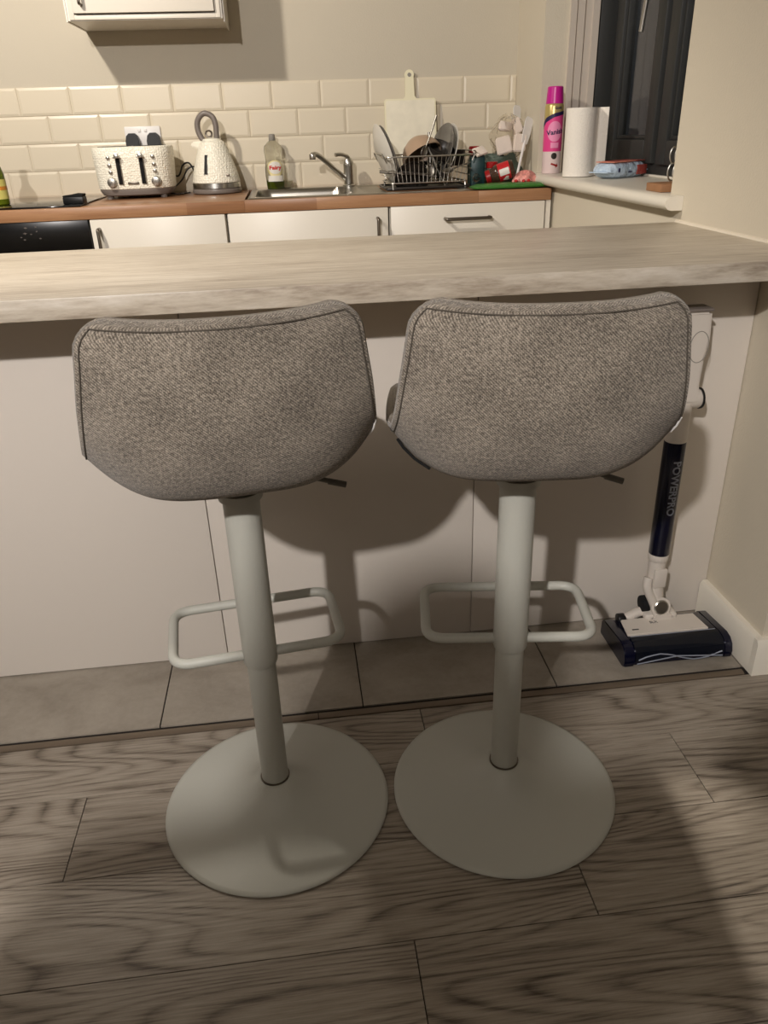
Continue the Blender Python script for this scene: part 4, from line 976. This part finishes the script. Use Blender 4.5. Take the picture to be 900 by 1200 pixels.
# ------------------------------------------------------------------ the person taking the picture (stands behind the camera, shades the floor)
def person():
    t = thing('person', 'person in a grey jumper and dark jeans standing before the stools, phone raised', 'person', (-1.505, -1.95, 0)); t.scale = (.985, .985, .985)
    me = D.meshes.new('body'); V = []; E_ = []; Rr = []
    def add(p, r, par=None):
        V.append(p); Rr.append(r)
        if par is not None: E_.append((par, len(V)-1))
        return len(V)-1
    pel = add((0, 0, .90), (.15, .11))
    wai = add((0, .0, 1.03), (.125, .095), pel); che = add((0, .0, 1.20), (.185, .12), wai); sh = add((0, -.01, 1.385), (.16, .09), che)
    nk = add((0, -.01, 1.425), (.052, .052), sh); hd_ = add((0, .005, 1.455), (.062, .07), nk); h2 = add((0, .01, 1.53), (.074, .092), hd_); h3 = add((0, .0, 1.60), (.062, .078), h2)
    for sx in (-1, 1):
        hip = add((sx*.09, 0, .82), (.085, .09), pel); kn = add((sx*.105, .01, .47), (.055, .06), hip); an = add((sx*.11, -.01, .09), (.038, .042), kn)
        he = add((sx*.112, .04, .045), (.04, .035), an); toe = add((sx*.125, .15, .03), (.035, .025), he)
    s1 = add((.175, -.005, 1.415), (.070, .070), sh); e1 = add((.30, .05, 1.27), (.06, .06), s1); w1 = add((.475, .235, 1.125), (.027, .027), e1)
    s2 = add((-.175, -.005, 1.415), (.070, .070), sh); e2 = add((-.235, -.02, 1.12), (.055, .055), s2); w2 = add((-.20, .08, .85), (.028, .028), e2)
    hands = [(w1, Vector((.475, .235, 1.125)), Vector((.35, .55, .25)).normalized(), Vector((0, -.3, 1)).normalized()), (w2, Vector((-.20, .08, .85)), Vector((.1, .35, -1)).normalized(), Vector((0, 1, .2)).normalized())]
    for wi, p, dr, up in hands:
        sd = dr.cross(up).normalized()
        pm = add(tuple(p+dr*.055), (.034, .022), wi)
        for k, (o, L) in enumerate(((-.030, .062), (-.010, .072), (.010, .068), (.029, .052))):
            a = add(tuple(p+dr*.095+sd*o), (.0095, .0095), pm); b_ = add(tuple(p+dr*(.095+L*.55)+sd*o+up*.012), (.0088, .0088), a); add(tuple(p+dr*(.095+L*.75)+sd*o+up*.034), (.008, .008), b_)
        a = add(tuple(p+dr*.05-sd*.042+up*.01), (.012, .012), pm); add(tuple(p+dr*.085-sd*.058+up*.026), (.0095, .0095), a)
    me.from_pydata(V, E_, []); o = D.objects.new('body', me); COL.objects.link(o); o.parent = t
    sk_ = o.modifiers.new('skin', 'SKIN'); sk_.use_smooth_shade = True
    me.skin_vertices.new() if not me.skin_vertices else None
    for d_, r in zip(me.skin_vertices[0].data, Rr): d_.radius = r
    me.skin_vertices[0].data[0].use_root = True
    o.modifiers.new('sub', 'SUBSURF').levels = 2
    # clothing and skin by height on one body
    m = mat('body_surface', (206, 160, 132), .8); t_ = NT(m); tc = t_.n('ShaderNodeTexCoord'); sp = t_.n('ShaderNodeSeparateXYZ'); t_.l(tc.outputs['Object'], sp.inputs[0])
    r = t_.n('ShaderNodeValToRGB'); r.color_ramp.interpolation = 'CONSTANT'; e = r.color_ramp.elements
    e[0].position = 0; e[0].color = s2l((40, 38, 38))+(1,); e[1].position = .055; e[1].color = s2l((50, 58, 80))+(1,)
    x = e.new(.53); x.color = s2l((120, 116, 112))+(1,); x = e.new(.828); x.color = s2l((206, 160, 132))+(1,)
    t_.l(t_.math('MULTIPLY', sp.outputs[2], 1/1.75), r.inputs['Fac']); t_.l(r.outputs['Color'], t_.b.inputs['Base Color'])
    me.materials.append(m)
    HP = [(0, 1.668), (.035, 1.662), (.068, 1.635), (.086, 1.590), (.094, 1.54), (.102, 1.48), (.108, 1.42), (.100, 1.385)]
    def hair(u, v):
        k = v*(len(HP)-1); i = min(int(k), len(HP)-2); f = k-i; r = HP[i][0]*(1-f)+HP[i+1][0]*f; z = HP[i][1]*(1-f)+HP[i+1][1]*f
        a = math.radians(-205+230*u) if v > .3 else math.radians(-180-45*(1-v/.3)+(180+90*(1-v/.3))*u) if False else math.radians(-205+230*u)
        return Vector((r*math.cos(a), -.004+r*1.1*math.sin(a), z))
    obj('hair', [surf(hair, 40, 20, .012), lathe([(.070, 1.63), (.045, 1.655), (0, 1.664)], 28)], 'hair', t)
    for sx in (-1, 1): obj('eye', lathe([(0, -.011), (.008, -.008), (.011, 0), (.008, .008), (0, .011)], 16, loc=(sx*.030, .094, 1.535)), 'white_plastic', t)
    obj('nose', cyl((0, .096, 1.535), (0, .116, 1.505), .006, .012, 14), 'skin', t); obj('mouth', tube([(-.022, .086, 1.475), (0, .096, 1.473), (.022, .086, 1.475)], .004, 8), 'redlabel', t)
    for sx in (-1, 1): obj('ear', lathe([(0, -.006), (.014, -.004), (.018, 0), (.014, .004), (0, .006)], 16, loc=(sx*.082, .0, 1.525), rot=(0, PI/2, 0)), 'skin', t)
person()
ph = thing('phone', 'black phone held up by the person behind the stools', 'phone', (-.980, -1.640, 1.125)); ph.rotation_euler = (math.radians(-26), 0, math.radians(-6))
obj('phone_body', box(-.036, .036, -.004, .004, -.092, .052, .0035), 'black', ph); obj('screen', box(-.033, .033, -.0046, -.0039, -.088, .048), 'oven', ph)

# ------------------------------------------------------------------ lamps
def lamp(name, lab, loc, r, h, power, col, rad, aim=None, cone=128):
    t = thing(name, lab, 'ceiling light', loc, 0, 'ceiling lights')
    obj('uplight_shield', lathe([(0, 0), (.20, 0), (.20, -.012), (.185, -.012), (.18, -.004), (0, -.004)], 48, loc=(0, 0, rad+.035)), 'bronze', t)  # opaque disc added above the bulb to keep its light off the ceiling
    obj('stem', cyl((0, 0, h), (0, 0, rad+.03), .012), 'bronze', t)
    l = D.lights.new(name+'_bulb', 'SPOT' if aim else 'POINT')
    if aim: l.spot_size = math.radians(cone); l.spot_blend = .5
    l.energy = power; l.color = col; l.shadow_soft_size = rad
    lo = D.objects.new(name+'_bulb', l); COL.objects.link(lo); lo.parent = t
    if aim: lo.rotation_euler = (Vector(aim)-Vector(loc)).to_track_quat('-Z', 'Y').to_euler()
    return t
lamp('kitchen_spot', 'kitchen ceiling spotlight turned towards the tiled wall', (-2.06, .40, 2.26), .05, .14, K_POW*1.05, K_COL, .045, (-1.45, 1.35, .6), 118)
lamp('kitchen_spot', 'added narrow spotlight that makes the bright patch on the living room floor', (-.62, .10, 2.28), .05, .12, K_POW*1.0, K_COL, .04, (-.345, -.735, 0), 11)  # added lamp, only there to brighten a patch of floor at the right
lamp('living_ceiling_light', 'bare round pendant light in the living room behind the viewer', (-1.85, -2.72, 2.24), .05, .16, L_POW, L_COL, .035)

# ------------------------------------------------------------------ world, camera, colour management
w = D.worlds.new('night'); bpy.context.scene.world = w; w.use_nodes = True
w.node_tree.nodes['Background'].inputs[0].default_value = (.010, .011, .013, 1); w.node_tree.nodes['Background'].inputs[1].default_value = 1
cam = D.cameras.new('camera'); co_ = D.objects.new('camera', cam); COL.objects.link(co_)
cam.sensor_fit = 'VERTICAL'; cam.sensor_height = 36; cam.lens = 902.754/1200*36; cam.clip_start = .02
F_ = Vector((0.09419599, 0.890292, -0.44554155)); R_ = Vector((0.99232558, -0.11997365, -0.02993771)); U_ = Vector((0.08010654, 0.43930226, 0.89476056))
mw = Matrix((R_, U_, -F_)).transposed().to_4x4(); mw.translation = Vector((-0.97977993, -1.56119718, 1.13742085))
co_.matrix_world = mw
sc = bpy.context.scene; sc.camera = co_
sc.view_settings.view_transform = 'Standard'; sc.view_settings.look = 'None'; sc.view_settings.gamma = 1; sc.view_settings.use_curve_mapping = False
sc.view_settings.exposure = EXPO
